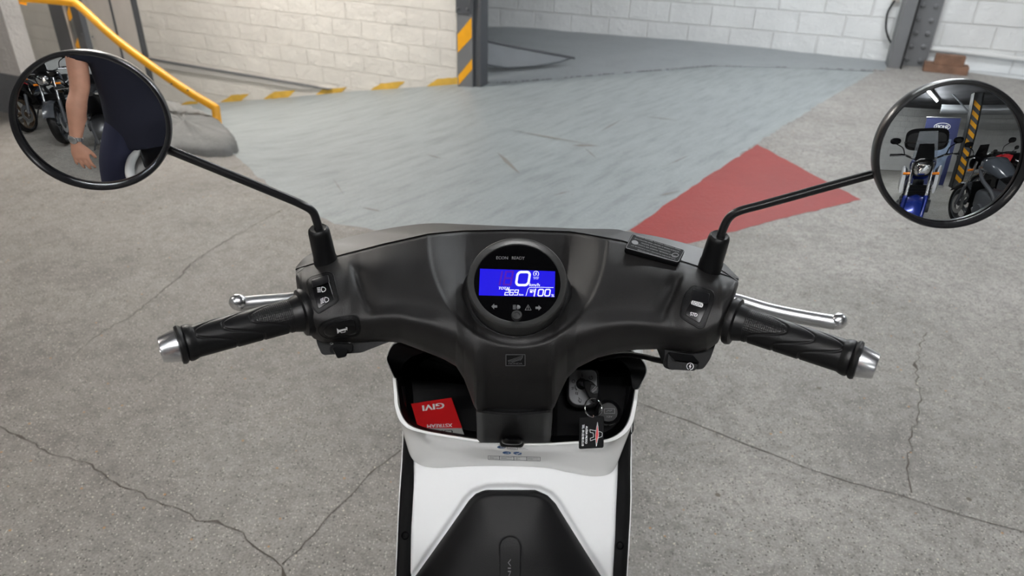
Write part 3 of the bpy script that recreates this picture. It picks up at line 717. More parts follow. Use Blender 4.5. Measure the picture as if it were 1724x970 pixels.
dk = Ink(gm, .0007); dk.poly([(x-1.8, y-2.1), (x+.8, y-2.1), (x+.8, y-.5), (x-1.8, y-.5)]); dk.build('lcd_fuel_window', MATS['lit blue screen'], cl)
ink = Ink(gm, .0005)
ink.text('ECON', *z4(393, 231), 5, 19.5, 1, bold=.1); ink.text('READY', *z4(495, 232), 5, 21.5, 1, bold=.1)
def arrow(ink, cx, cy, s, f):
    ink.poly([(cx-f*s, cy), (cx, cy-s*.95), (cx, cy-s*.4), (cx+f*s, cy-s*.4), (cx+f*s, cy+s*.4), (cx, cy+s*.4), (cx, cy+s*.95)])
ink.build('mode_lettering', M_inkg, cl)
for q, f in ((z4(343, 537), 1), (z4(622, 546), -1)):
    ink = Ink(gm, .0005); arrow(ink, *q, 5, f); ink.build('turn_arrow', M_inkg, cl)
ink = Ink(gm, .0005)
def beam(ink, cx, cy, s, w, slant=0, fill=False, rot=0):
    """headlamp symbol: a D facing right with rays at its left"""
    a = math.radians(rot); 
    def q(u, v): return (cx+(u*math.cos(a)-v*math.sin(a))*s, cy+(u*math.sin(a)+v*math.cos(a))*s)
    D = [q(0, -.5)]+[q(.75*math.sin(t), -.5*math.cos(t)) for t in np.linspace(0.2, math.pi-.2, 9)]+[q(0, .5)]+[q(-.14, 0)]
    if fill: ink.poly(D)
    else: ink.line(D, w, closed=True)
    for v in (-.42, -.14, .14, .42): ink.line([q(-.3, v), q(-.95, v+slant)], w)
beam(ink, *z4(488, 541), 7.4, 1.0, fill=True)
ink.build('high_beam_symbol', M_inkg, cl); ink = Ink(gm, .0005)
x, y = z4(557, 545); ink.line([(x-5.2, y+4), (x+5.2, y+4), (x, y-5)], .8, closed=True); ink.line([(x, y-1.8), (x, y+1.2)], 1.1); ink.disc(x, y+2.6, .6)
ink.build('warning_symbol', M_inkg, cl)
kx = gp(*z4(485, 597)); MB().lathe(kx, gn, [(.0053, -.006), (.0053, -.001), (.0047, .0006), (.0028, .0006), (.0026, -.0006), (.0001, -.0006)], 30, caps=False).build('reset_knob', M_top, cl)
from mathutils.bvhtree import BVHTree
def caster(obs):
    ts = [BVHTree.FromPolygons([v.co.copy() for v in o.data.vertices], [tuple(p.vertices) for p in o.data.polygons]) for o in obs]
    def f(px, py, off=0.0):
        r = ray(px, py).normalized(); best = None
        for t_ in ts:
            l, n_, i_, d_ = t_.ray_cast(C0, r)
            if l is not None and (best is None or d_ < best): best = d_
        if best is None: return P(px, py, .72-off)
        return C0+r*(best-off)
    return f
# --- winged maker's plate below the instrument (embossed frame, feathers, letters)
sm = caster([cover])
ink = Ink(sm, .0009)
def z4b(x, y): return z4(x, y)
Q = [z4(417, 848), z4(537, 848), z4(537, 917), z4(417, 917)]
ink.line(Q, 1.3, closed=True)
for a, b in (((430, 886), (523, 855)), ((430, 886), (440, 896)), ((440, 889), (520, 864)), ((447, 893), (516, 872)), ((455, 896), (508, 880)), ((523, 855), (520, 868)), ((520, 868), (508, 884))): ink.line([z4(*a), z4(*b)], .8)
ink.text('HONDA', *z4(477, 904), 3.0, 23, bold=.15)
ink.build('maker_badge', mat('badge relief', rgb(104, 104, 106), .3, metal=.6), cover)
bd = Ink(sm, .0005); bd.poly(Q); bd.build('badge_ground', M_blk, cover)
# --- switches let into the pods
def plate(name, poly, m, parent, h=.0016, sink=.002, inset=0, bevel=.0006, base=None, rnd=0):
    f = base or sm; cx = sum(p[0] for p in poly)/len(poly); cy = sum(p[1] for p in poly)/len(poly)
    if rnd: poly = roundpoly(poly, rnd)
    dense = []
    for i in range(len(poly)):
        a, b = V(*poly[i], 0), V(*poly[(i+1) % len(poly)], 0); q = max(1, int((b-a).length/3)); dense += [a.lerp(b, j/q) for j in range(q)]
    def rg(s_, hh): return [f(cx+(p.x-cx)*s_, cy+(p.y-cy)*s_, hh) for p in dense]
    mx = max((p-V(cx, cy, 0)).length for p in dense); e = 1.2/mx
    k = MB().grid([rg(1.0, -sink), rg(1.0, h-bevel*.9), rg(1-e, h), rg(.8, h), rg(.6, h), rg(.4, h), rg(.2, h), rg(.01, h)], closed_u=True)
    return k.build(name, m, parent, angle=28)
def roundpoly(poly, r, seg=5):
    out = []; n = len(poly)
    for i in range(n):
        a, b, c = V(*poly[i-1], 0), V(*poly[i], 0), V(*poly[(i+1) % n], 0)
        ra = min(r, (a-b).length*.45); rc = min(r, (c-b).length*.45); p = b+(a-b).normalized()*ra; q = b+(c-b).normalized()*rc
        for k in range(seg+1):
            t = k/seg; s = p*(1-t)**2+b*2*t*(1-t)+q*t*t; out.append((s.x, s.y))
    return out
def z3(x, y): return (380+x/3.465, 360+y/3.465)
def z5(x, y): return (980+x/3.234, 360+y/3.234)
def Z(f, *pp): return [f(*p) for p in pp]
def flatmap(pts, off0=0):
    """plane through the pod surface around a switch"""
    a, b, c = [sm(*p) for p in pts]; nn = (b-a).cross(c-a).normalized(); nn = nn if nn.dot(C0-a) > 0 else -nn
    return plane(a+nn*off0, nn)
L1 = L2 = R1 = sm
def groove(name, poly, f, parent, w=1.4, r=6, off=.0011):
    k = Ink(f, off); k.line(roundpoly(poly, r, 7), w, closed=True); return k.build(name, M_bore, parent)
p = Z(z3, (466, 393), (490, 362), (595, 332), (628, 345), (664, 498), (650, 520), (540, 588), (508, 555))
dimmer = plate('dimmer_switch', p, M_blk, scooter, .0012, .004, base=L1, rnd=5); groove('edge_groove', Z(z3, (474, 397), (494, 369), (594, 340), (622, 350), (656, 496), (644, 514), (543, 578), (514, 550)), L1, dimmer, 1.0, 4, .0014)
k = plate('rocker', Z(z3, (500, 420), (600, 390), (634, 500), (540, 556)), M_gls3, dimmer, .0022, .003, base=L1, rnd=3)
k = plate('rocker', Z(z3, (498, 388), (586, 360), (598, 358), (606, 398), (506, 432)), M_gls2, dimmer, .0070, .003, base=L1, bevel=.0012, rnd=2)
ink = Ink(L1, .0027); beam(ink, *z3(562, 442), 8.2, .9, 0, rot=-6); beam(ink, *z3(580, 502), 8.2, .9, .25, rot=-6); ink.build('beam_symbols', M_ink, dimmer)
p = Z(z3, (527, 672), (560, 632), (640, 603), (745, 585), (778, 600), (792, 680), (775, 712), (700, 733), (590, 738), (545, 712))
horn = plate('horn_button', p, M_blk, scooter, .0012, .004, base=L2, rnd=7); groove('edge_groove', Z(z3, (536, 674), (566, 638), (642, 611), (742, 593), (770, 606), (783, 680), (768, 705), (698, 725), (594, 730), (552, 708)), L2, horn, 1.0, 6, .0014)
plate('button_cap', Z(z3, (573, 682), (590, 655), (650, 632), (738, 613), (752, 622), (766, 690), (752, 706), (660, 714), (600, 718), (578, 704)), M_gls3, horn, .0036, .002, base=L2, bevel=.0014, rnd=4)
ink = Ink(L2, .0039)
hp = lambda *q: [z3(*t) for t in q]
ink.poly(hp((648, 668), (660, 678), (706, 668), (706, 676), (664, 690), (652, 700))); ink.line(hp((664, 686), (676, 694), (696, 690), (698, 678)), 1.0); ink.line(hp((700, 664), (708, 664), (708, 680)), .9)
ink.build('horn_symbol', M_ink, horn)
p = Z(z5, (555, 428), (600, 381), (712, 415), (728, 452), (665, 622), (640, 631), (535, 567), (530, 543))
mode = plate('mode_switch', p, M_blk, scooter, .0012, .004, base=R1, rnd=6); groove('edge_groove', Z(z5, (563, 432), (604, 390), (706, 422), (719, 453), (659, 612), (641, 620), (543, 562), (538, 543)), R1, mode, 1.0, 5, .0014)
plate('rocker', Z(z5, (592, 470), (690, 492), (640, 598), (560, 550)), M_gls3, mode, .0022, .003, base=R1, rnd=3)
k = plate('rocker', Z(z5, (604, 408), (696, 436), (688, 492), (594, 470)), M_gls2, mode, .0050, .003, base=R1, bevel=.001, rnd=2)
k = Ink(R1, .0030); k.poly(roundpoly(Z(z5, (598, 470), (661, 488), (655, 512), (592, 492)), 3)); k.build('econ_panel', M_ink, mode)
k = Ink(R1, .0034); k.text('ECON', *z5(627, 491), 5.2, 16, 14); k.build('econ_lettering', M_bore, mode)
k = Ink(R1, .0027); k.text('STD', *z5(608, 548), 5.6, 12, 12, bold=.2); k.build('std_lettering', M_ink, mode)
# lower switch housings under the pods
def house(name, poly, d, m, parent, back_=.04, bevel=.002, r=6):
    pts = roundpoly(poly, r); k = MB().prism([P(x, y, d) for x, y in pts], back*back_); return k.build(name, m, parent, smooth=False, bevel=bevel)
hs = house('switch_housing', Z(z3, (520, 690), (532, 760), (562, 826), (790, 812), (832, 795), (970, 742), (900, 690)), .736, M_blk, scooter)
plate('turn_slide', Z(z3, (618, 782), (652, 846), (702, 836), (716, 795), (696, 782), (640, 778)), M_gls, hs, .012, .004, base=lambda x, y, o=0: P(x, y, .732-o), bevel=.0014, rnd=3)
plate('slide_track', Z(z3, (604, 780), (612, 812), (740, 806), (742, 760), (640, 756)), M_bore, hs, .001, .002, base=lambda x, y, o=0: P(x, y, .732-o), rnd=3)
ink = Ink(lambda x, y, o=0: P(x, y, .7355-o), .0005)
def oarrow(cx, cy, s, f): ink.line([(cx-f*s, cy), (cx, cy-s*.8), (cx, cy-s*.35), (cx+f*s, cy-s*.35), (cx+f*s, cy+s*.35), (cx, cy+s*.35), (cx, cy+s*.8)], .6, closed=True)
oarrow(*z3(617, 757), 2.6, 1); oarrow(*z3(723, 748), 2.6, -1); ink.build('turn_arrows', M_ink, hs)
hs2 = house('switch_housing', Z(z5, (430, 720), (452, 742), (440, 835), (480, 852), (660, 848), (700, 790), (735, 690), (600, 690)), .735, M_blk, scooter)
st = plate('start_button', Z(z5, (466, 756), (486, 800), (640, 822), (612, 856), (478, 848), (462, 826)), M_blk, hs2, .010, .004, base=lambda x, y, o=0: P(x, y, .732-o), bevel=.0016, rnd=3)
st = plate('start_button', Z(z5, (468, 752), (604, 770), (642, 812), (490, 796)), M_gls, hs2, .006, .004, base=lambda x, y, o=0: P(x, y, .732-o), bevel=.001, rnd=2)
ink = Ink(lambda x, y, o=0: P(x, y, .7215-o), .0005); cx, cy = z5(588, 831); ink.ring(cx, cy, 5.6, 1.1, -200, 90); ink.ring(cx, cy, 5.6, 1.1, 120, 150, 4); ink.line([(cx+1, cy-3), (cx-1.2, cy+.2), (cx+1.2, cy), (cx-.6, cy+3.2)], 1.3); ink.build('start_symbol', M_ink, hs2)
# --- grips
def make_grip(side, A, Bp):
    ax = (Bp-A); Lg = ax.length; ax = ax.normalized(); R0 = .0158
    view = (C0-(A+Bp)*.5); view = (view-ax*view.dot(ax)).normalized(); w = ax.cross(view)
    g = thing('grip', '', 'x', (0, 0, 0)); bpy.data.objects.remove(g)
    rows = []; NS, NA = 250, 150; upc = w if w.z > 0 else -w
    for i in range(NS+1):
        s = i/NS*Lg; row = []
        for k in range(NA):
            th = 2*math.pi*k/NA; n_ = view*math.cos(th)+upc*math.sin(th)
            r = R0; q = abs(math.atan2(math.sin(th-.50), math.cos(th-.50)))   # angle away from the tongue line
            lobe = sstep((q-.10)/1.15); lg = 6*max(0, min(1, (q-.10)/1.15))*(1-max(0, min(1, (q-.10)/1.15)))/1.15
            for j, tip in enumerate((.050, .075, .100)):
                lim = tip-.034*lobe
                dd = (s-lim)/math.sqrt(1+(.034*lg/R0)**2)
                if abs(dd) < .0016: r -= .0010*(1-abs(dd)/.0016)
                if j > 0 and dd < 0: r += .0003
                if j == 0 and dd < -.0018 and s > .002:
                    r += .0007*abs(math.sin(s*math.pi/.0018))*abs(math.sin(th*24))-.0003
            if s < .004: r += .0008
            row.append(A+ax*s+n_*r)
        rows.append(row)
    k = MB().grid(rows, closed_u=True); gr = k.build('grip', M_rub, scooter, angle=180)
    MB().lathe(A, ax, [(.0235, -.006), (.0245, -.003), (.0235, .0005), (.019, .002), (.0168, .010), (.0158, .012)], 48).build('inner_flange', M_rub, gr)
    pr = [(R0, -.004), (R0+.0012, -.001), (R0+.0018, .002), (R0+.0014, .0045), (R0+.0002, .0055), (R0+.0022, .0070), (R0+.0028, .0090), (R0+.0018, .0112), (R0-.002, .012)]
    MB().lathe(A+ax*Lg, ax, pr, 48).build('end_collar', M_rub, gr)
    MB().lathe(A+ax*(Lg+.012), ax, [(R0-.001, -.002), (R0-.0005, .0), (R0-.0035, .013), (R0-.0045, .0145), (.006, .0148), (.0055, .012), (.0001, .012)], 48).build('bar_end_weight', M_alu, gr, angle=25)
    return gr
GL = make_grip('l', P(508, 527, .709), P(322, 576, .660)); GL['label'] = 'left grip'
GR = make_grip('r', P(1238, 542, .709), P(1424, 601, .660)); GR['label'] = 'right throttle grip'
# --- brake levers
def lever(pts, r, ball, nm):
    q = bez([P(*p) for p in pts], 26); rs = []
    for i in range(26):
        t = i/25; rs.append((r*.92*(.95+.12*t), r*(.95+.12*t)))
    k = MB().tube(q, [(a, b) for a, b in rs], 16); lv = k.build('brake_lever', M_alu2, scooter)
    MB().sphere(P(*ball), .0090, 24, (1, .85, 1)).build('lever_ball', M_alu, lv); return lv
lever([(540, 497, .752), (500, 503, .752), (470, 506, .745), (440, 508.5, .738), (415, 511, .732), (402, 511, .728)], .0074, (401, 509, .727), 'l')
lever([(1205, 500, .752), (1240, 506, .752), (1290, 521, .745), (1340, 532, .738), (1385, 540, .732), (1406, 543, .728)], .0074, (1411, 541, .727), 'r')
# --- mirrors
def mirror(cpx, ab, th, n_, stem, boot, d0):
    c = P(*cpx, d0); n_ = n_.normalized(); f = plane(c, n_); RM = .65
    def ring(s, off=0, extra=0):
        out = []
        for k in range(96):
            t = 2*math.pi*k/96; x = ab[0]*s*math.cos(t); y = ab[1]*s*math.sin(t); a = math.radians(th)
            p = f(cpx[0]+x*math.cos(a)-y*math.sin(a), cpx[1]+x*math.sin(a)+y*math.cos(a)); out.append(p+n_*off)
        return out
    # deep convex back shell and rolled rim
    prof = [(.920, -.0018), (.930, .0018), (.955, .0036), (.985, .0034), (1.0, .001), (1.0, -.004), (.985, -.010), (.93, -.018), (.78, -.026), (.5, -.031), (.2, -.033), (.01, -.033)]
    sh = MB().grid([ring(s, o) for s, o in prof], closed_u=True).build('mirror', M_gls2, scooter)
    rr = []
    for s in (.928, .91, .8, .65, .5, .35, .2, .1, .01):
        r = []
        for p in ring(s): rad = (p-c).length; r.append(p-n_*(rad*rad/(2*RM)))
        rr.append(r)
    MB().grid(rr, closed_u=True).build('mirror_glass', M_mir, sh, angle=180)
    return sh, c, n_, f
mL = mirror((152, 202), (141.5, 113.8), 21.7, V(.33, -.944, .01), None, None, .6)
mR = mirror((1603.5, 258.5), (137, 121.7), -31.4, V(-.11, -.985, .12), None, None, .6)
mL[0]['label'] = 'left round mirror'; mR[0]['label'] = 'right round mirror'
def stem(sh, pts, boot, bootw):
    q = bez(pts, 50)
    k = MB().tube(q, .0042, 16); k.build('stalk', M_gls2, sh)
    a, b = boot; ax = (b-a); L_ = ax.length; r = bootw
    MB().lathe(a, ax, [(r*1.14, -.012), (r*1.13, .003), (r*1.06, .005), (r*1.05, L_*.5), (r*1.0, L_*.88), (r*.95, L_*.95), (r*.78, L_), (r*.5, L_*.99)], 36).build('rubber_boot', M_rub, sh)
cL = mL[1]-mL[2]*.020; cR = mR[1]-mR[2]*.020
stem(mL[0], [P(537, 388, .722), P(533, 372, .716), P(526, 356, .71), P(508, 344.5, .70), P(470, 328, .688), P(380, 291, .664), P(292, 255, .642), P(262, 243, .636), P(235, 232, .632)], (P(548, 438, .746), P(535.5, 384, .720)), .0108)
stem(mR[0], [P(1213, 400, .722), P(1218, 384, .716), P(1228, 366, .71), P(1246, 355, .703), P(1290, 343, .692), P(1380, 318, .669), P(1470, 293, .645), P(1500, 285, .64), P(1530, 277, .635)], (P(1197, 444, .746), P(1212, 396, .720)), .0108)
# --- caution plate on the top cover
cp = [z5(274, 106), z5(562, 197), z5(526, 270), z5(232, 186)]
a, b, c_ = P(*cp[3], .742), P(*cp[2], .738), P(*cp[1], .762); nn = (b-a).cross(c_-a).normalized(); nn = nn if nn.dot(C0-a) > 0 else -nn
ml = plane(a-nn*.001, nn)
k = MB(); pp = roundpoly(cp, 4); k.prism([ml(*p) for p in pp], nn*-.0055); cau = k.build('caution_plate', M_bore, scooter, smooth=False, bevel=.0012)
ink = Ink(ml, .0003); r = random.Random(3); rot = math.degrees(math.atan2(cp[1][1]-cp[0][1], cp[1][0]-cp[0][0]))
lines = ['READ OWNERS MANUAL BEFORE RIDING', 'ALWAYS WEAR A HELMET AND PROTECTIVE', 'CLOTHING WHILE RIDING', 'LIRE LE MANUEL AVANT DE CONDUIRE', 'TOUJOURS PORTER UN CASQUE ET', 'DES VETEMENTS DE PROTECTION']
U = V(cp[1][0]-cp[0][0], cp[1][1]-cp[0][1], 0)/1; Wv = V(cp[3][0]-cp[0][0], cp[3][1]-cp[0][1], 0)
for i, tx in enumerate(lines):
    f = .10+.155*i; x = cp[0][0]+U.x*.5+Wv.x*f; y = cp[0][1]+U.y*.5+Wv.y*f
    ink.text(tx, x, y, 1.9, U.length*(.84 if i not in (2, 5) else .55), rot+180)
ink.build('caution_lettering', mat('dim relief', rgb(100, 100, 102), .5), cau)
ink = Ink(ml, .0003); q = cp[0][0]+U.x*.12+Wv.x*.5, cp[0][1]+U.y*.12+Wv.y*.5; ink.disc(*q, 5.8, 3.4, rot=16); q = cp[0][0]+U.x*.88+Wv.x*.5, cp[0][1]+U.y*.88+Wv.y*.5; ink.ring(*q, 5.5, .8, ry=3.2)
ink.line(roundpoly([(cp[i][0]+(sum(c[0] for c in cp)/4-cp[i][0])*.03, cp[i][1]+(sum(c[1] for c in cp)/4-cp[i][1])*.08) for i in range(4)], 3), .7, closed=True); ink.build('caution_symbols', MATS['dim relief'], cau)
# --- steering stem cover below the badge
def stemrow(y, x0, x1, d, bulge=.006, dep=.07):
    xm = (x0+x1)/2; r = []
    for k in range(25):
        f = k/24; x = x0+(x1-x0)*f; e = abs(2*f-1); r.append(P(x, y, d-bulge*(1-e**2)+.012*max(0, e-.86)/.14))
    return [r[0]+back*dep]+[r[0]+back*.02]+r+[r[-1]+back*.02]+[r[-1]+back*dep]
rows = [stemrow(676, 806, 926, .800), stemrow(688.5, 801.5, 930.5, .791), stemrow(690, 801.2, 930.8, .7885), stemrow(694, 801.5, 930.5, .789), stemrow(715, 802.5, 929, .832), stemrow(736, 803, 927.5, .874), stemrow(744, 804, 926.5, .886), stemrow(746, 806, 925, .893)]
for j, rw in enumerate(rows[1:4]):
    for k in range(2, 27):
        f = (k-2)/24; e = 1-(2*f-1)**2; rw[k] = rw[k]+V(0, 0, 0)-upv*.0032*e
MB().grid(rows).build('stem_cover', M_blk, scooter, angle=32)
# luggage hook
hk = MB().box(P(862, 735, .884), (.030, .022, .020)).build('luggage_hook', M_blk, scooter, bevel=.004)
MB().loft([(P(862, 736, .888), .0105, .0055), (P(862, 740, .878), .0125, .0062), (P(862, 743, .868), .0128, .0062), (P(862, 743, .863), .0105, .0045), (P(862, 743, .860), .005, .002)], 28, 2.8).build('hook_knob', M_gls3, hk)
# --- leg shield, pocket, footwell
def grid_px(rows, n, m):
    """rows of (px, py, d) control points -> smooth grid n x m"""
    a = [catmull(r, m) for r in rows]; a = np.array(a); out = []
    cols_ = [catmull(a[:, j], n) for j in range(m)]
    return [[P(*cols_[j][i]) for j in range(m)] for i in range(n)]
RIM = [(667, 637, .915), (669.5, 662, .912), (672, 685, .908), (683, 709, .902), (707, 723, .898), (773, 735, .894), (830, 742.5, .893), (880, 745.5, .893), (920, 746, .893), (960, 743.5, .894), (1013, 741, .898), (1040, 731, .902), (1056, 712, .908), (1064, 685, .912), (1069, 656, .915)]
JUN = [(669, 642, .93), (671, 668, .935), (673, 700, .94), (682, 740, .955), (696, 775, .965), (727, 787, .968), (790, 785, .968), (860, 785, .968), (920, 788, .968), (955, 795, .968), (1002, 802, .968), (1030, 795, .965), (1044, 768, .955), (1058, 722, .94), (1068, 668, .93)]
cx_, cy_ = 868, 655
def toward(p, k, dd): 
    v = V(cx_-p[0], cy_-p[1], 0); v.normalize(); return (p[0]+v.x*k, p[1]+v.y*k, p[2]+dd)
r_in = [toward(p, 0, .012) for p in RIM]; r_in2 = [toward(p, .5, .002) for p in RIM]
TH = lambda p: 4.6+3.6*sstep((abs(p[0]-868)-50)/100)-2.2*sstep((abs(p[0]-868)-188)/14)
r0 = [toward(p, -1.0, -.001) for p in RIM]; r1 = [toward(p, -TH(p)*.6, -.001) for p in RIM]; r2 = [toward(p, -8, .001) for p in RIM]
RK = lambda p: max(0., 1-abs(p[0]-868)/215)   # the lip thins towards its upper ends
r2 = [toward(p, -TH(p), .000) for p in RIM]; r3 = [toward(p, -TH(p)-.8, .009) for p in RIM]
def lerp3(a, b, t): return tuple(a[i]*(1-t)+b[i]*t for i in range(3))
m1 = [lerp3(a, b, .35) for a, b in zip(r3, JUN)]; m2 = [lerp3(a, b, .75) for a, b in zip(r3, JUN)]
m1 = [(x, y, d+.004) for x, y, d in m1]; m2 = [(x, y, d-.003) for x, y, d in m2]
ROW = [r_in, r_in2, r0, r1, r2, r3, m1, m2, JUN]
rr = []
for r in ROW: rr.append([P(*q) for q in catmull(r, 120)])
pw = MB().grid(rr).build('pocket_wall', M_white, scooter, angle=40)
M_inner = mat('gloss white inner panel', rgb(238, 238, 238), .42)
# lower white panel with the shallow step that frames the tunnel cover
TUN = [(690, 985), (705, 962), (789, 842), (800, 831), (821, 824), (867, 823), (907, 827), (923, 834), (936, 847), (1011, 968), (1021, 985)]
def tunx(y, side):
    L_ = [(822, 830), (826, 812), (831, 800), (842, 789), (962, 705), (1010, 671)] if side < 0 else [(824, 900), (828, 910), (834, 923), (847, 936), (968, 1011), (1010, 1037)]
    return interp(y, [a for a, b in L_], [b for a, b in L_])
def dist_tun(x, y):
    best = 1e9; q = [(671, 1010)]+TUN[1:-1]+[(1037, 1010)]
    for a, b in zip(q[:-1], q[1:]):
        A_, B_ = V(*a, 0), V(*b, 0); X = V(x, y, 0); f = max(0, min(1, (X-A_).dot(B_-A_)/(B_-A_).dot(B_-A_))); best = min(best, (A_.lerp(B_, f)-X).length)
    ins = y > 823 and tunx(y, -1) < x < tunx(y, 1)
    return -best if ins else best
LBX = lambda y: interp(y, [740, 775, 797, 890, 962, 1010], [682, 694, 695, 692, 691, 689])
RBX = lambda y: interp(y, [740, 768, 783, 863, 970, 1010], [1056, 1044, 1042, 1038, 1032, 1030])
junx = catmull(JUN, 200)
def juny(x): return float(np.interp(x, junx[:, 0], junx[:, 1])) if 696 < x < 1040 else (775 if x <= 696 else 775)
rows = []
for i in range(110):
    f = i/109; r = []
    for j in range(120):
        g = j/119; yb = 1008; x_ = 694+(1044-694)*g; y0 = juny(x_)-6; y = y0+(yb-y0)*f; x = LBX(y)+(RBX(y)-LBX(y))*g
        d = .972+.014*f-.006*math.sin(math.pi*g)-.03*sstep((f-.5)/.5)*0
        dt = dist_tun(x, y)
        d += .007*(1-sstep((dt-2)/9)) if dt > -30 else .03
        e = min(x-LBX(y), RBX(y)-x); d += .006*max(0, 1-e/5)**2
        d += .004*(1-f)**6
        r.append(P(x, y, d))
    rows.append(r)
MB().grid(rows).build('inner_panel', M_inner, scooter, angle=50)
# black tunnel cover
rows = []
for i in range(70):
    f = i/69; r = []
    for j in range(61):
        g = 2*j/60-1; y = 823.5+(1006-823.5)*f**1.15; xl, xr = tunx(y, -1), tunx(y, 1)
        if f == 0: xl, xr = 832, 896
        xm, hw = (xl+xr)/2, (xr-xl)/2; x = xm+hw*g
        e1, e2 = hw*(1-abs(g)), (y-823.5); mm = min(e1, e2); e = max(0, mm-9*math.log(math.exp(-(e1-mm)/9)+math.exp(-(e2-mm)/9)))
        d = .972+.010*f-.010*sstep(e/11)-.045*(1-math.exp(-max(0, e-8)/45))*(.30+.70*f)
        em = min(e1, e2); d += .010*(1-em/2.5) if em < 2.5 else 0
        # pill-shaped lid
        r.append(P(x, y, d))
    rows.append(r)
tun = MB().grid(rows).build('tunnel_cover', mat('soft black plastic', rgb(10, 10, 11), .5, bump=.2, bscale=900, spec=.2), scooter, angle=60)
tm = caster([tun])
pill = [(841, 1004), (841, 922)]+[(859-18*math.cos(t), 922-18.5*math.sin(t)) for t in np.linspace(.15, math.pi-.15, 14)]+[(877, 922), (876, 1004)]
ib = []
k = MB(); tp = [tm(x, y, .0022) for x, y in pill]; bt = [tm(x, y, -.006) for x, y in pill]; n_ = len(tp); k.add(tp+bt, [tuple(range(n_))]+[(i, n_+i, n_+(i+1) % n_, (i+1) % n_) for i in range(n_)])
lid = k.build('number_lid', M_blk, tun, smooth=False, bevel=.0012)
k = Ink(tm, .0004); k.line([(x+(859-x)*-.05, y-1.0 if y < 922 else y) for x, y in pill], 1.8); k.build('lid_gap', M_bore, tun)
k = Ink(tm, .0027); k.text('VIN', 857.5, 958, 5, 34, 90); k.build('lid_lettering', MATS['dim relief'], tun)
# black side strips with screw holes, and the white outer shell behind
def strip(side, inner, outer, hole):
    rows = []
    for (xi, xo, y, d) in zip(inner, outer, SY, SD):
        rows.append([P(xi, y, d+.012), P(xi+(xo-xi)*.06, y, d), P(xi+(xo-xi)*.35, y, d-.004), P(xi+(xo-xi)*.75, y, d-.003), P(xo-(xo-xi)*.04, y, d+.002), P(xo, y, d+.014)])
    m = [[Vector(q) for q in catmull([tuple(r[j]) for r in rows], 40)] for j in range(6)]
    s_ = MB().grid(m).build('side_strip', M_blk, scooter, angle=50)
    h = P(*hole); nn = (C0-h).normalized()
    MB().lathe(h, nn, [(.0056, .0005), (.0048, .0012), (.0038, -.001), (.0036, -.010), (.0001, -.010)], 24, caps=False).build('screw_recess', M_bore, s_)
SY = [650, 690, 720, 747, 800, 863, 902, 970, 1012]; SD = [.945, .95, .955, .962, .975, .982, .986, .99, .995]
strip(-1, [682, 686, 690, 694, 698, 697, 695, 694, 693], [668, 672, 677.5, 678, 674.5, 670.5, 668.5, 666, 664.5], (682, 902, .9795))
strip(1, [1054, 1050, 1046, 1041, 1039, 1035, 1033, 1029, 1027], [1071, 1067, 1064, 1063, 1062.5, 1062, 1060, 1056, 1054], (1044, 919, .981))
OUT = [(664.5, 1012, .995), (666, 970, .99), (670.5, 863, .982), (674.5, 800, .975), (678, 747, .965), (677, 715, .955), (668, 655, .945), (663, 636, .94), (652, 609, .94), (653, 596, .94), (659, 583, .935), (668, 576, .93), (700, 566, .915), (760, 560, .90), (870, 556, .89), (980, 562, .90), (1035, 574, .915), (1067, 592, .93), (1080, 604, .935), (1087, 616, .94), (1088, 628, .94), (1079, 648, .94), (1071, 667, .945), (1064, 715, .955), (1063, 747, .965), (1062.5, 800, .975), (1062, 863, .982), (1056, 970, .99), (1054, 1012, .995)]
def outset(p, k): 
    v = V(p[0]-868, (p[1]-740)*.7, 0).normalized(); return (p[0]+v.x*k, p[1]+v.y*k, p[2])
O = catmull(OUT, 170); lo_ = P(868, 990, .99)
ocen = V(P(868, 750, .95).x, 0, 0)
ra = [P(*outset(p, -2.2))+back*.010 for p in O]; rb = [P(*outset(p, -1.2)) for p in O]; rc = [P(*outset(p, .6)) for p in O]; rd = [P(*outset(p, 2.0))+back*.004 for p in O]
def pushf(src, dy, kx, kz=1): return [V(ocen.x+(p.x-ocen.x)*kx, p.y+dy, .62+(p.z-.62)*kz) for p in src]
shell = MB().grid([ra, rb, rc, rd, pushf(rd, .03, 1.0), pushf(rd, .09, .93, .98), pushf(rd, .15, .72, .92), pushf(rd, .19, .42, .85), pushf(rd, .205, .08, .78)]).build('front_shell', M_white, scooter, angle=50)
# black inner lining: shoulders, deep glove pocket
LO = [(667.5, 640, .918), (652.5, 609, .938), (653.5, 597, .938), (659.5, 584, .934), (669, 577.5, .93), (700, 568, .915), (760, 561, .90), (870, 557, .89), (980, 563, .90), (1035, 575, .915), (1066, 593.5, .93), (1079, 605, .934), (1086, 616, .938), (1087, 628, .938), (1078, 648, .93), (1069.5, 658, .918)]
LI = [(673, 642, .925), (677, 618, .945), (690, 603, .95), (705, 596, .95), (725, 592, .95), (750, 590, .94), (800, 585, .93), (870, 580, .92), (940, 585, .93), (990, 592, .94), (1020, 598, .95), (1038, 603, .95), (1050, 611, .95), (1060, 624, .945), (1063, 640, .93), (1066, 660, .925)]
A1 = catmull(LO, 100); A2 = catmull(LI, 100)
MB().grid([[P(*p) for p in A1], [P(*lerp3(a, b, .5)) for a, b in zip(A1, A2)], [P(*p) for p in A2], [P(*p)+back*.02 for p in A2]]).build('shoulder_lining', M_blk, scooter, angle=50)
Bc = catmull(RIM[::-1], 100)
loop = [tuple(p) for p in A2]+[tuple(toward(p, 2, .0)) for p in Bc]
def sh(l, k, dd, cy=655): return [P(868+(x-868)*(1-k), cy+(y-cy)*(1-k), d+dd) for x, y, d in l]
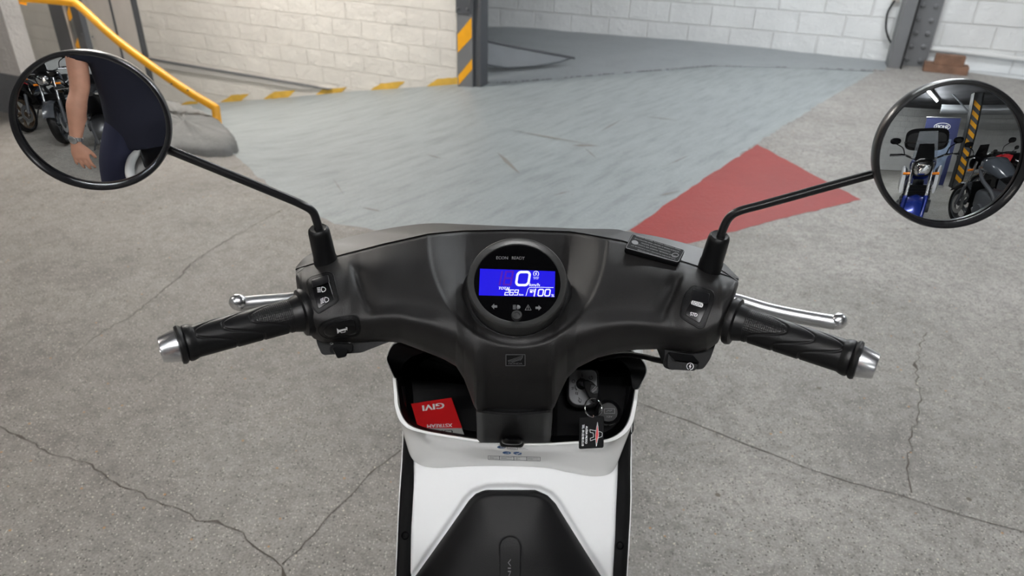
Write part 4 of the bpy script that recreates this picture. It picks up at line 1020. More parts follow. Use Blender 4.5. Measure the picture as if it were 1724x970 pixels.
MB().grid([sh(loop, .0, .004), sh(loop, .03, .03), sh(loop, .06, .05), sh(loop, .12, .07), sh(loop, .4, .078), sh(loop, .98, .08)], closed_u=True).build('pocket_lining', M_bore, scooter, angle=50)
# divider between the left tray and the lock panel, floor of the tray
k = MB().prism([P(x, y, 1.0) for x, y in ((930, 600), (1064, 604), (1060, 700), (1046, 726), (1010, 736), (928, 744))], -back*.045); lp_ = k.build('lock_panel', M_bore, scooter, smooth=False, bevel=.006)
# --- ignition plate, icons
ig = P(981, 652, .925); ign = (C0-ig).normalized(); im = plane(ig, ign)
pl_ = [(965, 622.5), (1000, 623), (1005, 630), (1005, 672), (998, 682), (980, 683), (966, 681), (957.5, 671), (957.5, 634)]
k = MB(); k.prism([im(*p) for p in roundpoly(pl_, 7, 6)], -ign*.004); igo = k.build('ignition_plate', M_alu3 if 'M_alu3' in globals() else mat('brushed silver plastic', rgb(98, 99, 101), .5, metal=.1), scooter, smooth=False, bevel=.001)
k = MB(); k.prism([im(*p, -.004) for p in roundpoly([((x-981)*1.16+981, (y-652)*1.14+653) for x, y in pl_], 8, 6)], -ign*.02); k.build('plate_surround', M_blk, igo, smooth=False, bevel=.003)
def z9(x, y): return (940+x/6.063, 610+y/6.063)
MB().lathe(im(*z9(240, 222)), ign, [(.0075, -.001), (.0072, .0018), (.0055, .0024), (.0045, .001), (.0001, .001)], 28, caps=False).build('key_hole', M_blk, igo)
ink = Ink(im, .0004)
ink.line([z9(241, 118), z9(244, 148)], 1.1); ink.disc(*z9(226, 163), .7); ink.ring(*z9(154, 195), 2.5, .8); ink.disc(*z9(182, 203), .6)
ink.ring(*z9(332, 158), 3.0, .8, -60, 240); ink.line([z9(338, 138), z9(334, 156)], .8)
ink.line([z9(132, 258), z9(170, 254)], .8); ink.line([z9(135, 275), z9(172, 268)], .8); ink.line([z9(150, 252), z9(146, 278)], .8); ink.line([z9(170, 236), z9(182, 288)], 1.1); ink.line([z9(174, 262), z9(192, 284)], 1.1)
ink.line([z9(178, 305), z9(200, 308), z9(198, 330), z9(176, 326)], .9, True); ink.disc(*z9(206, 294), .6); ink.line([z9(180, 316), z9(199, 319)], .8)
ink.poly([z9(205, 352), z9(222, 376), z9(210, 378)]); ink.line([z9(198, 385), z9(230, 396)], .7); ink.line([z9(202, 396), z9(228, 406)], .7); ink.line([z9(212, 408), z9(232, 414)], .7); ink.ring(*z9(222, 392), 2.6, .6)
ink.build('lock_symbols', M_blk, igo)
k = Ink(im, .0004); k.line([z9(250, 290), z9(232, 318), z9(240, 358), z9(292, 366), z9(300, 330), z9(290, 300)], .5, True); k.build('lock_outline', M_inkg, igo)
# --- round charging socket cap
sc0 = P(1024, 694, .925); scn = (C0-sc0).normalized(); s1 = .925/1200
soc = MB().lathe(sc0, scn, [(21.5*s1, -.012), (21*s1, -.002), (19.5*s1, 0), (18*s1, -.002), (16.8*s1, -.003), (16.5*s1, .0), (15.5*s1, .0012), (.0001, .0012)], 48, caps=False).build('socket_cap', M_blk, scooter)
cm_ = plane(sc0, scn); ink = Ink(cm_, .0017); ink.line([z9(470, 475), z9(575, 475), z9(575, 522), z9(470, 522)], .6, True); ink.line([z9(490, 505), z9(510, 492), z9(528, 500), z9(548, 490)], .6); ink.text('12V', *z9(524, 556), 2.6, 9); ink.build('cap_symbols', MATS['dim relief'], soc)
ink = Ink(cm_, -.002)
for i, ch in enumerate('PUSH OPEN'):
    a_ = math.radians(118-i*7); ink.text(ch, 1024+23*math.cos(a_), 694+23*math.sin(a_)-1, 2.4, 2, 90-math.degrees(a_)) if ch != ' ' else None
ink.build('cap_lettering', M_inkg, soc)
# --- key, ring and fob hanging from the ignition
t = thing('key', 'black-headed scooter key turned in the lock under the handlebar, holding a wire ring', 'key', tuple(im(979, 645)))
kd = .900
MB().tube([im(*z9(240, 222), .0), P(982, 646, .912), P(986, 650, kd+.003)], .0026, 10).build('key_blade', M_alu2, t)
kb = plane(P(1001, 656, kd-.0045), ign)
hp_ = [kb(x, y, -.0006) for x, y in roundpoly([z9(246, 186), z9(300, 176), z9(360, 210), z9(404, 262), z9(412, 330), z9(405, 400), z9(372, 420), z9(340, 400), z9(300, 350), z9(262, 262)], 4, 4)]
MB().prism(hp_, -ign*.007).build('key_head', M_bore, t, smooth=False, bevel=.0016)
kb = plane(P(1001, 656, kd-.0045), ign)
MB().prism([kb(*z9(x, y)) for x, y in ((336, 232), (395, 240), (413, 266), (404, 318), (360, 326), (324, 300))], -ign*.003).build('key_badge', mat('grey relief', rgb(30, 31, 33), .5, spec=.15), t, smooth=False, bevel=.0005)
ink = Ink(kb, .0004); ink.line([z9(344, 302), z9(398, 258)], .7); ink.line([z9(350, 308), z9(392, 278)], .7); ink.line([z9(340, 290), z9(380, 250)], .7); ink.build('key_relief', MATS['dim relief'], t)
rc_ = P(*z9(356, 464), .892); rv = (ign+V(.45, 0, .15)).normalized(); ru = rv.cross(V(0, 0, 1)).normalized(); rw_ = rv.cross(ru); Rr = .0117
t2 = thing('key_ring', 'shiny split ring threaded through the black key head', 'key ring', tuple(rc_))
pts = [rc_+(ru*math.cos(a_)*.98+rw_*math.sin(a_))*Rr+rv*(.0009*(a_/(2*math.pi))-.001) for a_ in np.linspace(0, 4*math.pi-.2, 90)]
MB().tube(pts, .00085, 10).build('split_ring', M_chr, t2)
fd = .886; fp_ = plane(P(995, 730, fd), (ign+V(0, 0, .0)).normalized())
t3 = thing('key_fob', 'black rectangular key fob with a red spiked letter, hanging over the white pocket lip', 'key fob', tuple(P(995, 730, fd)))
MB().tube([fp_(*z9(356, 542), -.001), fp_(*z9(360, 560), -.001), fp_(*z9(356, 592), -.001)], .0007, 8).build('fob_link', M_chr, t3)
fq = roundpoly([z9(212, 560), z9(466, 552), z9(462, 874), z9(208, 887)], 3.2, 5)
fb_ = MB().prism([fp_(*p) for p in fq], -fp_(0, 0, 0)*0-ign*.0035).build('fob_body', M_bore, t3, smooth=False, bevel=.0008)
fi = Ink(fp_, .0004); fi.text('ALÉSIA MOTO', *z9(290, 742), 4.3, 29.5, 92, bold=.18); fi.text('TEL. 01.53.90.15.10', *z9(252, 745), 3.6, 36, 92, bold=.18)
fi.line([z9(322, 688), z9(325, 716), z9(356, 722), z9(360, 764), z9(326, 776), z9(328, 802), z9(446, 758), z9(450, 724), z9(436, 712)], .7, True)
fi.line([z9(400, 612), z9(378, 740), z9(388, 858), z9(412, 742)], .6, True); fi.build('fob_lettering', M_ink, t3)
ink = Ink(fp_, .00055); ink.poly([z9(400, 640), z9(381, 740), z9(389, 832), z9(410, 742)]); ink.build('red_spike', mat('red print', rgb(196, 22, 34), .4), t3)
# --- red booklet standing in the left tray
def z6(x, y): return (640+x/3.748, 560+y/3.748)
bq = [z6(195, 450), z6(450, 412), z6(532, 650), z6(254, 650)]
ba, bb, bc = P(*bq[0], .958), P(*bq[1], .962), P(*bq[2], .925); bn = (bb-ba).cross(bc-ba).normalized(); bn = bn if bn.dot(C0-ba) > 0 else -bn
bmp = plane(ba, bn); t = thing('booklet', 'red and grey accessory leaflet standing in the left side of the glove pocket', 'booklet', tuple(ba))
t.location = bmp(*z6(400, 650))
MB().prism([bmp(*p) for p in bq], -bn*.0016).build('cover_sheet', mat('grey paper', rgb(120, 120, 118), .5), t, smooth=False)
k = Ink(bmp, .0003); k.poly([z6(195, 450), z6(450, 412), z6(518, 604), z6(240, 604)]); k.build('red_panel', mat('red glossy paper', rgb(160, 8, 12), .4), t)
ink = Ink(bmp, .0006); ink.text('GIVI', *z6(336, 470), 9.5, 36, 172, shear=.0, bold=.7); MB_ = Ink(bmp, .0006); MB_.text('XSTREAM', *z6(376, 589), 5.6, 42, 178, bold=.3); MB_.build('series_lettering', mat('paper print', rgb(176, 176, 176), .5), t); ink.build('white_lettering', mat('paper print', rgb(176, 176, 176), .5), t)
ink = Ink(bmp, .0006); ink.text('C.30', *z6(420, 629), 6, 20, 178, bold=.5); ink.build('black_lettering', M_bore, t)
# --- compliance stickers under the hook
wallpt = caster([pw])
def z7(x, y): return (640+x/3.748, 730+y/3.748)
blue = mat('blue print', rgb(30, 78, 128), .4)
ink = Ink(wallpt, .0004); 
for (x, y) in ((765, 87), (799, 122), (867, 125)): ink.disc(*z7(x, y), 7.2, 2.6, rot=3)
ink.build('blue_ovals', blue, pw)
ink = Ink(wallpt, .0008); ink.text('CSI', *z7(772, 87), 2.6, 7); ink.build('oval_lettering', M_ink, pw); ink = Ink(wallpt, .0008); ink.text('CSI', *z7(799, 123), 2.6, 7); ink.build('oval_lettering', M_ink, pw); ink = Ink(wallpt, .0008); ink.line([z7(852, 122), z7(866, 130), z7(884, 120)], .9); ink.build('oval_lettering', M_ink, pw)
ink = Ink(wallpt, .0004); ink.line([z7(812, 85), z7(803, 86), z7(803, 97), z7(868, 101), z7(868, 90), z7(860, 88)], .8); ink.text('A13', *z7(836, 88), 1.8, 8); ink.text('e9 4122', *z7(836, 94), 1.6, 12)
ink.text('CSI MKL', *z7(900, 94), 2.4, 12); ink.text('ECON', *z7(915, 102), 1.4, 9); ink.text('CE', *z7(882, 136), 1.3, 6)
ink.line([z7(682, 141), z7(1010, 150), z7(1010, 174), z7(682, 164)], .7, True)
for x in (752, 754, 842, 846, 924, 926): ink.line([z7(x, 143+(x-682)*.026), z7(x, 165+(x-682)*.03)], .6)
for i in range(3):
    for (a_, b_) in ((690, 742), (762, 834), (856, 884), (932, 1000)): ink.line([z7(a_, 148+i*5+(a_-682)*.027), z7(b_ if i != 1 else (a_+b_)/2, 148+i*5+(b_-682)*.027)], .45)
ink.build('sticker_lettering', mat('dark print', rgb(70, 72, 76), .5), pw)
# --- cable below the throttle housing
MB().tube(bez([P(1135, 612, .75), P(1105, 606, .77), P(1080, 600, .80), P(1050, 597, .84), P(1010, 604, .90)], 24), .0032, 10).build('brake_hose', M_rub, scooter)
# --- rest of the vehicle below and behind: floorboard, saddle, tail, wheels
def wheel(cx, cy, R, w, parent, names=('tyre', 'rim', 'disc')):
    ax = V(1, 0, 0); c = V(cx, cy, R)
    prof = [(R-.035, -w*.30), (R-.02, -w*.5), (R-.006, -w*.42), (R, -w*.15), (R, w*.15), (R-.006, w*.42), (R-.02, w*.5), (R-.035, w*.30)]
    ty = MB().lathe(c, ax, prof, 40, caps=False).build('wheel', M_rub, parent)
    k = MB().lathe(c, ax, [(R-.035, -w*.3), (R-.045, -w*.3), (R-.045, w*.3), (R-.035, w*.3)], 40, caps=False)
    for i in range(5):
        a_ = i*2*math.pi/5; u = V(0, math.cos(a_), math.sin(a_)); k.tube([c+u*.03, c+u*(R-.04)], (.012), 8)
    k.lathe(c, ax, [(.032, -w*.5), (.032, w*.5)], 20); k.build('rim', M_steeld, ty); return ty
wheel(0, 1.10, .205, .09, scooter); wheel(0, -.22, .205, .09, scooter)
MB().loft([((0, .93, .40), .045, .02), ((0, 1.0, .445), .06, .025), ((0, 1.10, .452), .062, .025), ((0, 1.22, .40), .05, .02), ((0, 1.29, .33), .03, .012)], 20).build('front_fender', M_white, scooter)
for s_ in (-1, 1): MB().tube([(s_*.062, 1.10, .205), (s_*.062, .93, .60)], .018, 12).build('fork_leg', M_blk, scooter)
MB().tube([(0, .94, .55), (0, .74, 1.0)], .03, 14).build('steering_column', M_blk, scooter)
MB().prism([P(665, 1006, .995), P(1054, 1006, .99), V(.165, .62, .40), V(-.165, .62, .40)], V(0, .16, -.06)).build('leg_shield_foot', M_blk, scooter, smooth=False, bevel=.01)
MB().loft([((0, .72, .37), .16, .05), ((0, .55, .34), .165, .05), ((0, .30, .34), .165, .05), ((0, .12, .36), .15, .07)], 28, 5).build('floorboard', M_blk, scooter)
MB().loft([((0, .20, .52), .10, .17), ((0, .08, .55), .15, .19), ((0, -.1, .60), .19, .165), ((0, -.27, .64), .195, .135), ((0, -.37, .68), .13, .085), ((0, -.56, .70), .05, .05)], 28, 3).build('rear_body', M_white, scooter)
MB().loft([((0, .22, .70), .07, .025), ((0, .08, .735), .11, .035), ((0, -.1, .75), .115, .04), ((0, -.28, .765), .105, .04), ((0, -.46, .775), .06, .03), ((0, -.54, .775), .03, .015)], 28, 2.6).build('saddle', M_rub, scooter)
k = MB().tube(bez([(-.175, -.10, .735), (-.185, -.22, .76), (-.13, -.36, .775), (-.05, -.46, .78), (0, -.48, .78), (.05, -.46, .78), (.13, -.36, .775), (.185, -.22, .76), (.175, -.10, .735)], 40), .02, 12).build('grab_rail', M_white, scooter)
MB().box((0, -.22, .36), (.16, .5, .14)).build('swing_arm', M_blk, scooter, bevel=.03)
for s_ in (-1, 1): MB().tube([(s_*.09, .1, .32), (s_*.17, .0, .02), (s_*.17, -.03, .008)], .012, 10).build('stand_leg', M_steeld, scooter)
# ================================================================== BEHIND THE SCOOTER (seen in the round mirrors)
M_skin = mat('skin', rgb(203, 150, 126), .5, bump=.15, bscale=300, var=.06, vscale=30)
M_navy = mat('dark navy cloth', rgb(22, 24, 40), .9, bump=.5, bscale=350)
M_navy2 = mat('navy trouser cloth', rgb(30, 33, 56), .9, bump=.5, bscale=350)
M_shoe = mat('black shoe', rgb(20, 20, 22), .5); M_hair = mat('dark brown hair', rgb(48, 36, 30), .7, bump=.8, bscale=200)
def remesh(o, v, it=4, f=.5):
    m = o.modifiers.new('r', 'REMESH'); m.mode = 'VOXEL'; m.voxel_size = v; m.use_smooth_shade = True
    s_ = o.modifiers.new('s', 'SMOOTH'); s_.factor = f; s_.iterations = it
PX, PY = .02, -.53
person = thing('person', 'person in a dark navy shirt and trousers standing astride the scooter, wristwatch arm hanging', 'person', (PX, PY, 0))
pv = lambda x, y, z: V(PX+x, PY+y, z)
def hand(mb, wr, dn_, nrm, curl, spread=.010, grip=None):
    """palm and five jointed fingers; dn_ towards the fingertips, nrm out of the back of the hand, side = thumb side"""
    dn_ = dn_.normalized(); nrm = (nrm-dn_*nrm.dot(dn_)).normalized(); side = grip if grip is not None else dn_.cross(nrm)
    kn = wr+dn_*.085
    rows = []
    for f, w, t in ((-.02, .024, .019), (.012, .027, .018), (.03, .033, .017), (.055, .040, .016), (.078, .042, .014), (.090, .039, .010)):
        c = wr+dn_*f; rows.append([c+side*w*math.copysign(abs(math.cos(a))**.8, math.cos(a))+nrm*t*math.sin(a) for a in [2*math.pi*k/18 for k in range(18)]])
    base = len(mb.v); mb.grid(rows, closed_u=True); mb.f.append(tuple(base+k for k in range(18))); mb.f.append(tuple(base+5*18+k for k in range(18))); mb.mi += [0, 0]
    for i, (L_, r) in enumerate(((.072, .0088), (.080, .0092), (.074, .0088), (.058, .0078))):
        b = kn-side*(-.030+.0205*i)+nrm*.0-dn_*(.006*(i == 3)); d = (dn_-side*(.10*(i-1.3))).normalized(); pts = [b-d*.012, b]; p = b
        for j, (fr, cu) in enumerate(((.42, curl*.6), (.32, curl), (.26, curl*.8))):
            ax = d.cross(nrm).normalized(); d = (d*math.cos(cu)-nrm*math.sin(cu)*1).normalized() if j == 0 else (Matrix.Rotation(-cu, 3, side) @ d if (Matrix.Rotation(-cu, 3, side) @ d).dot(nrm) < d.dot(nrm) else Matrix.Rotation(cu, 3, side) @ d)
            p = p+d*L_*fr; pts.append(p)
        mb.tube(bez(pts, 12), [r*1.05]*3+[r]*5+[r*.93, r*.88, r*.8, r*.45], 10)
    b = wr+dn_*.022+side*.022; d1 = (dn_*.75+side*.62-nrm*.35).normalized(); d2 = (dn_*.92+side*.25-nrm*.35).normalized()
    mb.tube(bez([b, b+d1*.030, b+d1*.045+d2*.018, b+d1*.045+d2*.044], 12), [.0135, .013, .012, .0115, .011, .0105, .0105, .0105, .010, .0095, .0085, .005], 10)
mb = MB()
mb.loft([(pv(0, 0, .84), .13, .10), (pv(0, 0, .93), .155, .11), (pv(0, 0, 1.05), .14, .10), (pv(0, .0, 1.2), .16, .105), (pv(0, .0, 1.34), .175, .10), (pv(0, .0, 1.42), .13, .08), (pv(0, .01, 1.47), .062, .058), (pv(0, .025, 1.54), .056, .058)], 24, 2.3, ax='z')
mb.tube([pv(0, .02, 1.5), pv(0, .045, 1.58)], .055, 18)
# head, tilted down to the phone
Hh = [(1.545, .045, .055, .05), (1.565, .058, .075, .065), (1.60, .068, .088, .05), (1.64, .074, .095, .045), (1.68, .075, .098, .04), (1.72, .068, .09, .035), (1.75, .048, .066, .03), (1.765, .02, .03, .028)]
mb.loft([(pv(0, y, z), a, b) for z, a, b, y in Hh], 24, 2.2, ax='z')
mb.tube([pv(0, .135, 1.665), pv(0, .152, 1.635), pv(0, .150, 1.625)], [.009, .014, .011], 10)   # nose
mb.tube([pv(-.022, .128, 1.602), pv(0, .139, 1.600), pv(.022, .128, 1.602)], .006, 8)             # lips
mb.tube([pv(-.045, .118, 1.678), pv(0, .137, 1.68), pv(.045, .118, 1.678)], .009, 8)              # brow
for s_ in (-1, 1): mb.sphere(pv(s_*.077, .035, 1.64), .03, 12, (.3, .6, 1))
# arms
A_sh, A_el, A_wr = pv(-.185, -.01, 1.41), pv(-.255, .015, 1.135), pv(-.35, .045, .865)
mb.tube(bez([A_sh, A_sh.lerp(A_el, .5)+V(-.015, 0, 0), A_el, A_el.lerp(A_wr, .35)+V(-.006, 0, 0), A_el.lerp(A_wr, .75), A_wr], 26), list(np.interp(np.linspace(0, 1, 26), [0, .15, .4, .5, .62, .85, 1], [.055, .05, .046, .041, .047, .031, .026])), 20)
B_sh, B_el, B_wr = pv(.185, .0, 1.41), pv(.27, .17, 1.19), pv(.175, .435, 1.335)
mb.tube(bez([B_sh, B_sh.lerp(B_el, .5)+V(.01, 0, 0), B_el, B_el.lerp(B_wr, .35), B_el.lerp(B_wr, .75), B_wr], 26), list(np.interp(np.linspace(0, 1, 26), [0, .15, .4, .5, .62, .85, 1], [.055, .05, .046, .042, .046, .031, .026])), 20)
hand(mb, A_wr, V(.02, .14, -1), V(-.35, .9, .1), .32, grip=V(.88, .42, 0).normalized())
hand(mb, B_wr, V(-.18, .35, .35), V(.75, -.35, .3), .75, grip=V(-.45, .1, .85).normalized())
for s_ in (-1, 1):
    mb.tube(bez([pv(s_*.09, 0, .90), pv(s_*.185, .01, .70), pv(s_*.235, .03, .48), pv(s_*.245, .0, .28), pv(s_*.25, -.02, .09)], 24), list(np.interp(np.linspace(0, 1, 24), [0, .25, .5, .65, 1], [.088, .078, .056, .055, .038])), 18)
body = mb.build('body', M_skin, person); remesh(body, .0052, 3)
sh_ = MB().loft([(pv(0, 0, .80), .180, .135), (pv(0, 0, .90), .182, .132), (pv(-.005, 0, 1.05), .172, .122), (pv(0, .0, 1.2), .188, .126), (pv(0, .0, 1.34), .20, .120), (pv(0, .0, 1.42), .16, .10), (pv(0, .01, 1.475), .075, .072)], 36, 2.4, ax='z')
for a, b in ((A_sh, A_el), (B_sh, B_el)): sh_.tube([a.lerp(b, -.08), a.lerp(b, .3), a.lerp(b, .62)], [.068, .062, .062], 24)
sh_ = sh_.build('shirt', M_navy, person); remesh(sh_, .010, 3)
tr_ = MB().loft([(pv(0, 0, .80), .165, .12), (pv(0, 0, .88), .172, .122), (pv(0, 0, .97), .165, .118)], 36, 2.4, ax='z')
for s_ in (-1, 1): tr_.tube(bez([pv(s_*.092, 0, .90), pv(s_*.185, .01, .70), pv(s_*.235, .03, .48), pv(s_*.245, .0, .28), pv(s_*.25, -.02, .06)], 24), list(np.interp(np.linspace(0, 1, 24), [0, .25, .5, .65, 1], [.100, .092, .075, .074, .066])), 24)
tr_ = tr_.build('trousers', M_navy2, person); remesh(tr_, .011, 2)
for s_ in (-1, 1): MB().loft([(pv(s_*.24, -.10, .05), .035, .045), (pv(s_*.24, -.06, .055), .042, .055), (pv(s_*.245, .04, .045), .045, .045), (pv(s_*.255, .13, .035), .048, .035), (pv(s_*.26, .18, .025), .035, .025)], 20, 2.8).build('shoe', M_shoe, person)
hr = MB().loft([(pv(0, .0, 1.60), .072, .055), (pv(0, .0, 1.66), .082, .085), (pv(0, .03, 1.71), .08, .098), (pv(0, .03, 1.755), .060, .078), (pv(0, .03, 1.785), .02, .03)], 24, 2.3, ax='z').build('hair', M_hair, person)
for s_ in (-1, 1): MB().sphere(pv(s_*.032, .126, 1.662), .0115, 12).build('eye', mat('eye', rgb(60, 50, 45), .1), person)
wv = (A_wr-A_el).normalized(); wc = A_wr-wv*.018; wu = wv.cross(V(.45, -.85, 0)).normalized(); wn = wu.cross(wv)
k = MB()
for i in range(26):
    a_ = 2*math.pi*i/26; nn = wu*math.cos(a_)*.031+wn*math.sin(a_)*.0275; t_ = (-wu*math.sin(a_)+wn*math.cos(a_)).normalized()
    rot = Matrix((t_, wv, nn.normalized())).transposed(); k.box(wc+nn, (.0062, .019, .0035), rot)
wt_ = k.build('watch_bracelet', M_alu2, person, smooth=False); o_ = V(-.45, .85, 0).normalized()
MB().lathe(wc+o_*.026, o_, [(.019, 0), (.020, .003), (.0185, .009), (.016, .010)], 28).build('watch_case', M_alu, wt_)
# the phone that took the picture, held upright-sideways just behind the lens position
fv = ray(862, 485).normalized(); rt_ = CM @ V(1, 0, 0); uv = CM @ V(0, 1, 0)
ph = thing('phone', 'dark smartphone held sideways over the scooter saddle by the person', 'phone', tuple(C0-fv*.012+rt_*.06))
rotp = Matrix((rt_, fv, uv)).transposed()
MB().box(C0-fv*.013+rt_*.060-uv*.018, (.150, .008, .072), rotp).build('phone_body', M_steeld, ph, bevel=.004)
MB().lathe(C0-fv*.0085, fv, [(.008, 0), (.008, .002), (.006, .0025)], 20).build('camera_lens', M_gls, ph)
MB().box(C0-fv*.0178+rt_*.060-uv*.018, (.144, .0008, .066), rotp).build('phone_screen', M_gls, ph)

# ---- parked motorcycles
def moto(pos, head, label, kind='naked', paint=None, lean=-6, box=False, accent=None, rimc=None, grp='parked motorcycles behind the scooter'):
    """local frame: y forward, ground at z = 0"""
    t = thing('motorcycle', label, 'motorcycle'); pm = paint or M_gls; rm = rimc or M_steeld; sp_ = kind == 'sport'
    def fin(o): return o
    def wh(y, R, w, nm):
        c = V(0, y, R); ax = V(1, 0, 0)
        prof = [(R-.07, -w*.32), (R-.05, -w*.48), (R-.02, -w*.46), (R-.004, -w*.2), (R, 0), (R-.004, w*.2), (R-.02, w*.46), (R-.05, w*.48), (R-.07, w*.32)]
        ty = MB().lathe(c, ax, prof, 48, caps=False).build(nm, M_rub, t)
        k = MB().lathe(c, ax, [(R-.068, -w*.34), (R-.085, -w*.33), (R-.09, 0), (R-.085, w*.33), (R-.068, w*.34)], 48, caps=False)
        for i in range(5):
            for da in (-.12, .12):
                a_ = i*2*math.pi/5+da; u = V(0, math.cos(a_), math.sin(a_)); u2 = V(0, math.cos(a_-da*.6), math.sin(a_-da*.6)); k.tube([c+u2*.035, c+u*(R-.083)], (.009), 8)
        k.lathe(c, ax, [(.038, -w*.5), (.038, w*.5)], 20); k.build('rim', rm, ty)
        for s_ in (-1, 1): MB().lathe(c+V(s_*w*.62, 0, 0), ax, [(.085, -.0025), (.148, -.0025), (.148, .0025), (.085, .0025)], 36, caps=False).build('brake_disc', M_alu2, ty)
        return ty
    wh(.72, .31, .12, 'front_wheel'); wh(-.70, .315, .17, 'rear_wheel')
    for s_ in (-1, 1):
        MB().tube([(s_*.105, .72, .31), (s_*.105, .60, .62)], .027, 14).build('fork_slider', pm if kind == 'blue' else M_steeld, t)
        MB().tube([(s_*.105, .62, .56), (s_*.105, .45, .98)], .019, 14).build('fork_tube', M_alu if kind != 'sport' else M_gls, t)
        MB().tube([(s_*.11, -.70, .315), (s_*.13, -.35, .38), (s_*.12, -.08, .42)], .026, 12).build('swing_arm', M_alu2 if kind == 'blue' else M_steeld, t)
    k = MB(); rws = []
    for i in range(15):
        a_ = math.radians(28+i*8.5); rws.append([V(x*(1 if True else 0), .72+.345*math.cos(a_), .31+(.345-abs(x)*.35)*math.sin(a_)+(-.0)) for x in (-.075, -.05, 0, .05, .075)])
    k.grid(rws); k.grid([[p+V(0, 0, -.004) for p in r] for r in rws]); k.build('front_fender', pm if kind != 'naked' else mat('dark grey paint gloss', rgb(62, 64, 68), .25, coat=.5), t)
    k = MB(); k.loft([((0, .28, .48), .13, .13), ((0, .12, .45), .17, .17), ((0, -.10, .45), .16, .16), ((0, -.22, .48), .10, .10)], 24, 4); k.tube([(-.2, .08, .38), (.2, .08, .38)], .085, 24); k.tube([(-.19, -.1, .42), (.19, -.1, .42)], .065, 24); k.build('engine', M_steeld, t)
    k = MB()
    for i in range(9): k.box((0, .39, .42+i*.035), (.30, .03, .006))
    k.box((0, .385, .56), (.28, .02, .30)); k.build('radiator', M_blk, t, smooth=False)
    for s_ in (-1, 1): MB().tube(bez([(s_*.05, .44, .90), (s_*.14, .2, .76), (s_*.15, -.08, .62), (s_*.12, -.16, .42)], 16), .026, 10).build('frame_spar', pm if kind == 'blue' else M_steeld, t)
    MB().tube(bez([(.10, .30, .35), (.12, .1, .22), (.13, -.25, .24), (.16, -.5, .36), (.17, -.82, .48)], 26), [.022]*14+[.03, .04, .048, .052, .052, .052, .052, .052, .052, .052, .05, .045], 18).build('exhaust', M_alu2, t)
    MB().loft([((0, .42, .90), .07, .06), ((0, .32, .94), .14, .10), ((0, .12, .93), .155, .115), ((0, -.05, .86), .12, .085), ((0, -.16, .80), .08, .05)], 28, 2.5).build('fuel_tank', pm, t)
    MB().loft([((0, -.06, .80), .09, .025), ((0, -.22, .80), .135, .04), ((0, -.42, .82), .14, .04), ((0, -.50, .86), .12, .045), ((0, -.72, .89), .10, .035), ((0, -.82, .90), .06, .02)], 28, 2.8).build('seat', M_rub, t)
    tl = MB().loft([((0, -.30, .74), .11, .06), ((0, -.5, .79), .11, .055), ((0, -.75, .84), .09, .045), ((0, -.95, .89), .04, .02)], 24, 2.6).build('tail', pm, t)
    MB().loft([((0, -.93, .87), .05, .018), ((0, -.962, .875), .045, .015)], 16, 3).build('tail_lamp', mat('red lens', rgb(150, 12, 16), .15), tl)
    MB().prism([V(-.08, -.90, .80), V(.08, -.90, .80), V(.075, -1.06, .50), V(-.075, -1.06, .50)], V(0, .01, 0)).build('rear_mudguard', M_blk, t, smooth=False)
    if sp_:
        MB().loft([((0, .30, .60), .17, .24), ((0, .50, .72), .20, .20), ((0, .66, .85), .17, .14), ((0, .82, .90), .09, .07), ((0, .90, .90), .03, .02)], 28, 3).build('fairing', pm, t)
        MB().loft([((0, .50, 1.0), .13, .05), ((0, .62, 1.02), .12, .05), ((0, .76, .97), .07, .03)], 20).build('windscreen', M_gls, t)
        for s_ in (-1, 1):
            MB().prism([V(s_*.205, .30, .42), V(s_*.21, .60, .62), V(s_*.20, .58, .78), V(s_*.205, .25, .72)], V(s_*.006, 0, 0)).build('side_fairing', pm, t, smooth=False, bevel=.004)
            MB().loft([((s_*.07, .86, .90), .035, .018), ((s_*.07, .90, .895), .025, .01)], 14).build('headlight', M_alu, t)
            if accent: MB().tube([(s_*.20, .35, .66), (s_*.19, .6, .80), (s_*.10, .80, .86)], .008, 6).build('accent_stripe', accent, t)
    else:
        hl = MB().loft([((0, .50, .95), .09, .09), ((0, .58, .94), .11, .10), ((0, .64, .93), .10, .085)], 24, 2.6).build('headlight', M_gls, t)
        MB().loft([((0, .64, .93), .085, .07), ((0, .66, .93), .06, .05)], 24, 2.6).build('headlight_lens', M_chr, hl)
        MB().prism([V(-.10, .56, 1.02), V(.10, .56, 1.02), V(.075, .50, 1.20), V(-.075, .50, 1.20)], V(0, .008, 0)).build('fly_screen', M_gls, t, smooth=False, bevel=.003)
        if kind == 'blue':
            for s_ in (-1, 1): MB().loft([((s_*.18, .40, .74), .02, .13), ((s_*.20, .28, .78), .03, .15), ((s_*.18, .10, .80), .02, .08)], 18, 3).build('side_shroud', mat('white gloss', rgb(225, 226, 228), .2, coat=.5), t)
            MB().prism([V(-.13, .52, 1.0), V(.13, .52, 1.0), V(.10, .40, 1.34), V(-.10, .40, 1.34)], V(0, .005, 0)).build('windscreen', mat('clear screen', rgb(210, 215, 220), .05, trans=.9), t, smooth=False)
    MB().tube(bez([(-.36, .30, 1.06 if not sp_ else .93), (-.24, .36, 1.07 if not sp_ else .94), (-.08, .43, 1.02 if not sp_ else .97), (.08, .43, 1.02 if not sp_ else .97), (.24, .36, 1.07 if not sp_ else .94), (.36, .30, 1.06 if not sp_ else .93)], 24), .012, 10).build('handlebar', M_gls, t)
    hz = 1.06 if not sp_ else .93
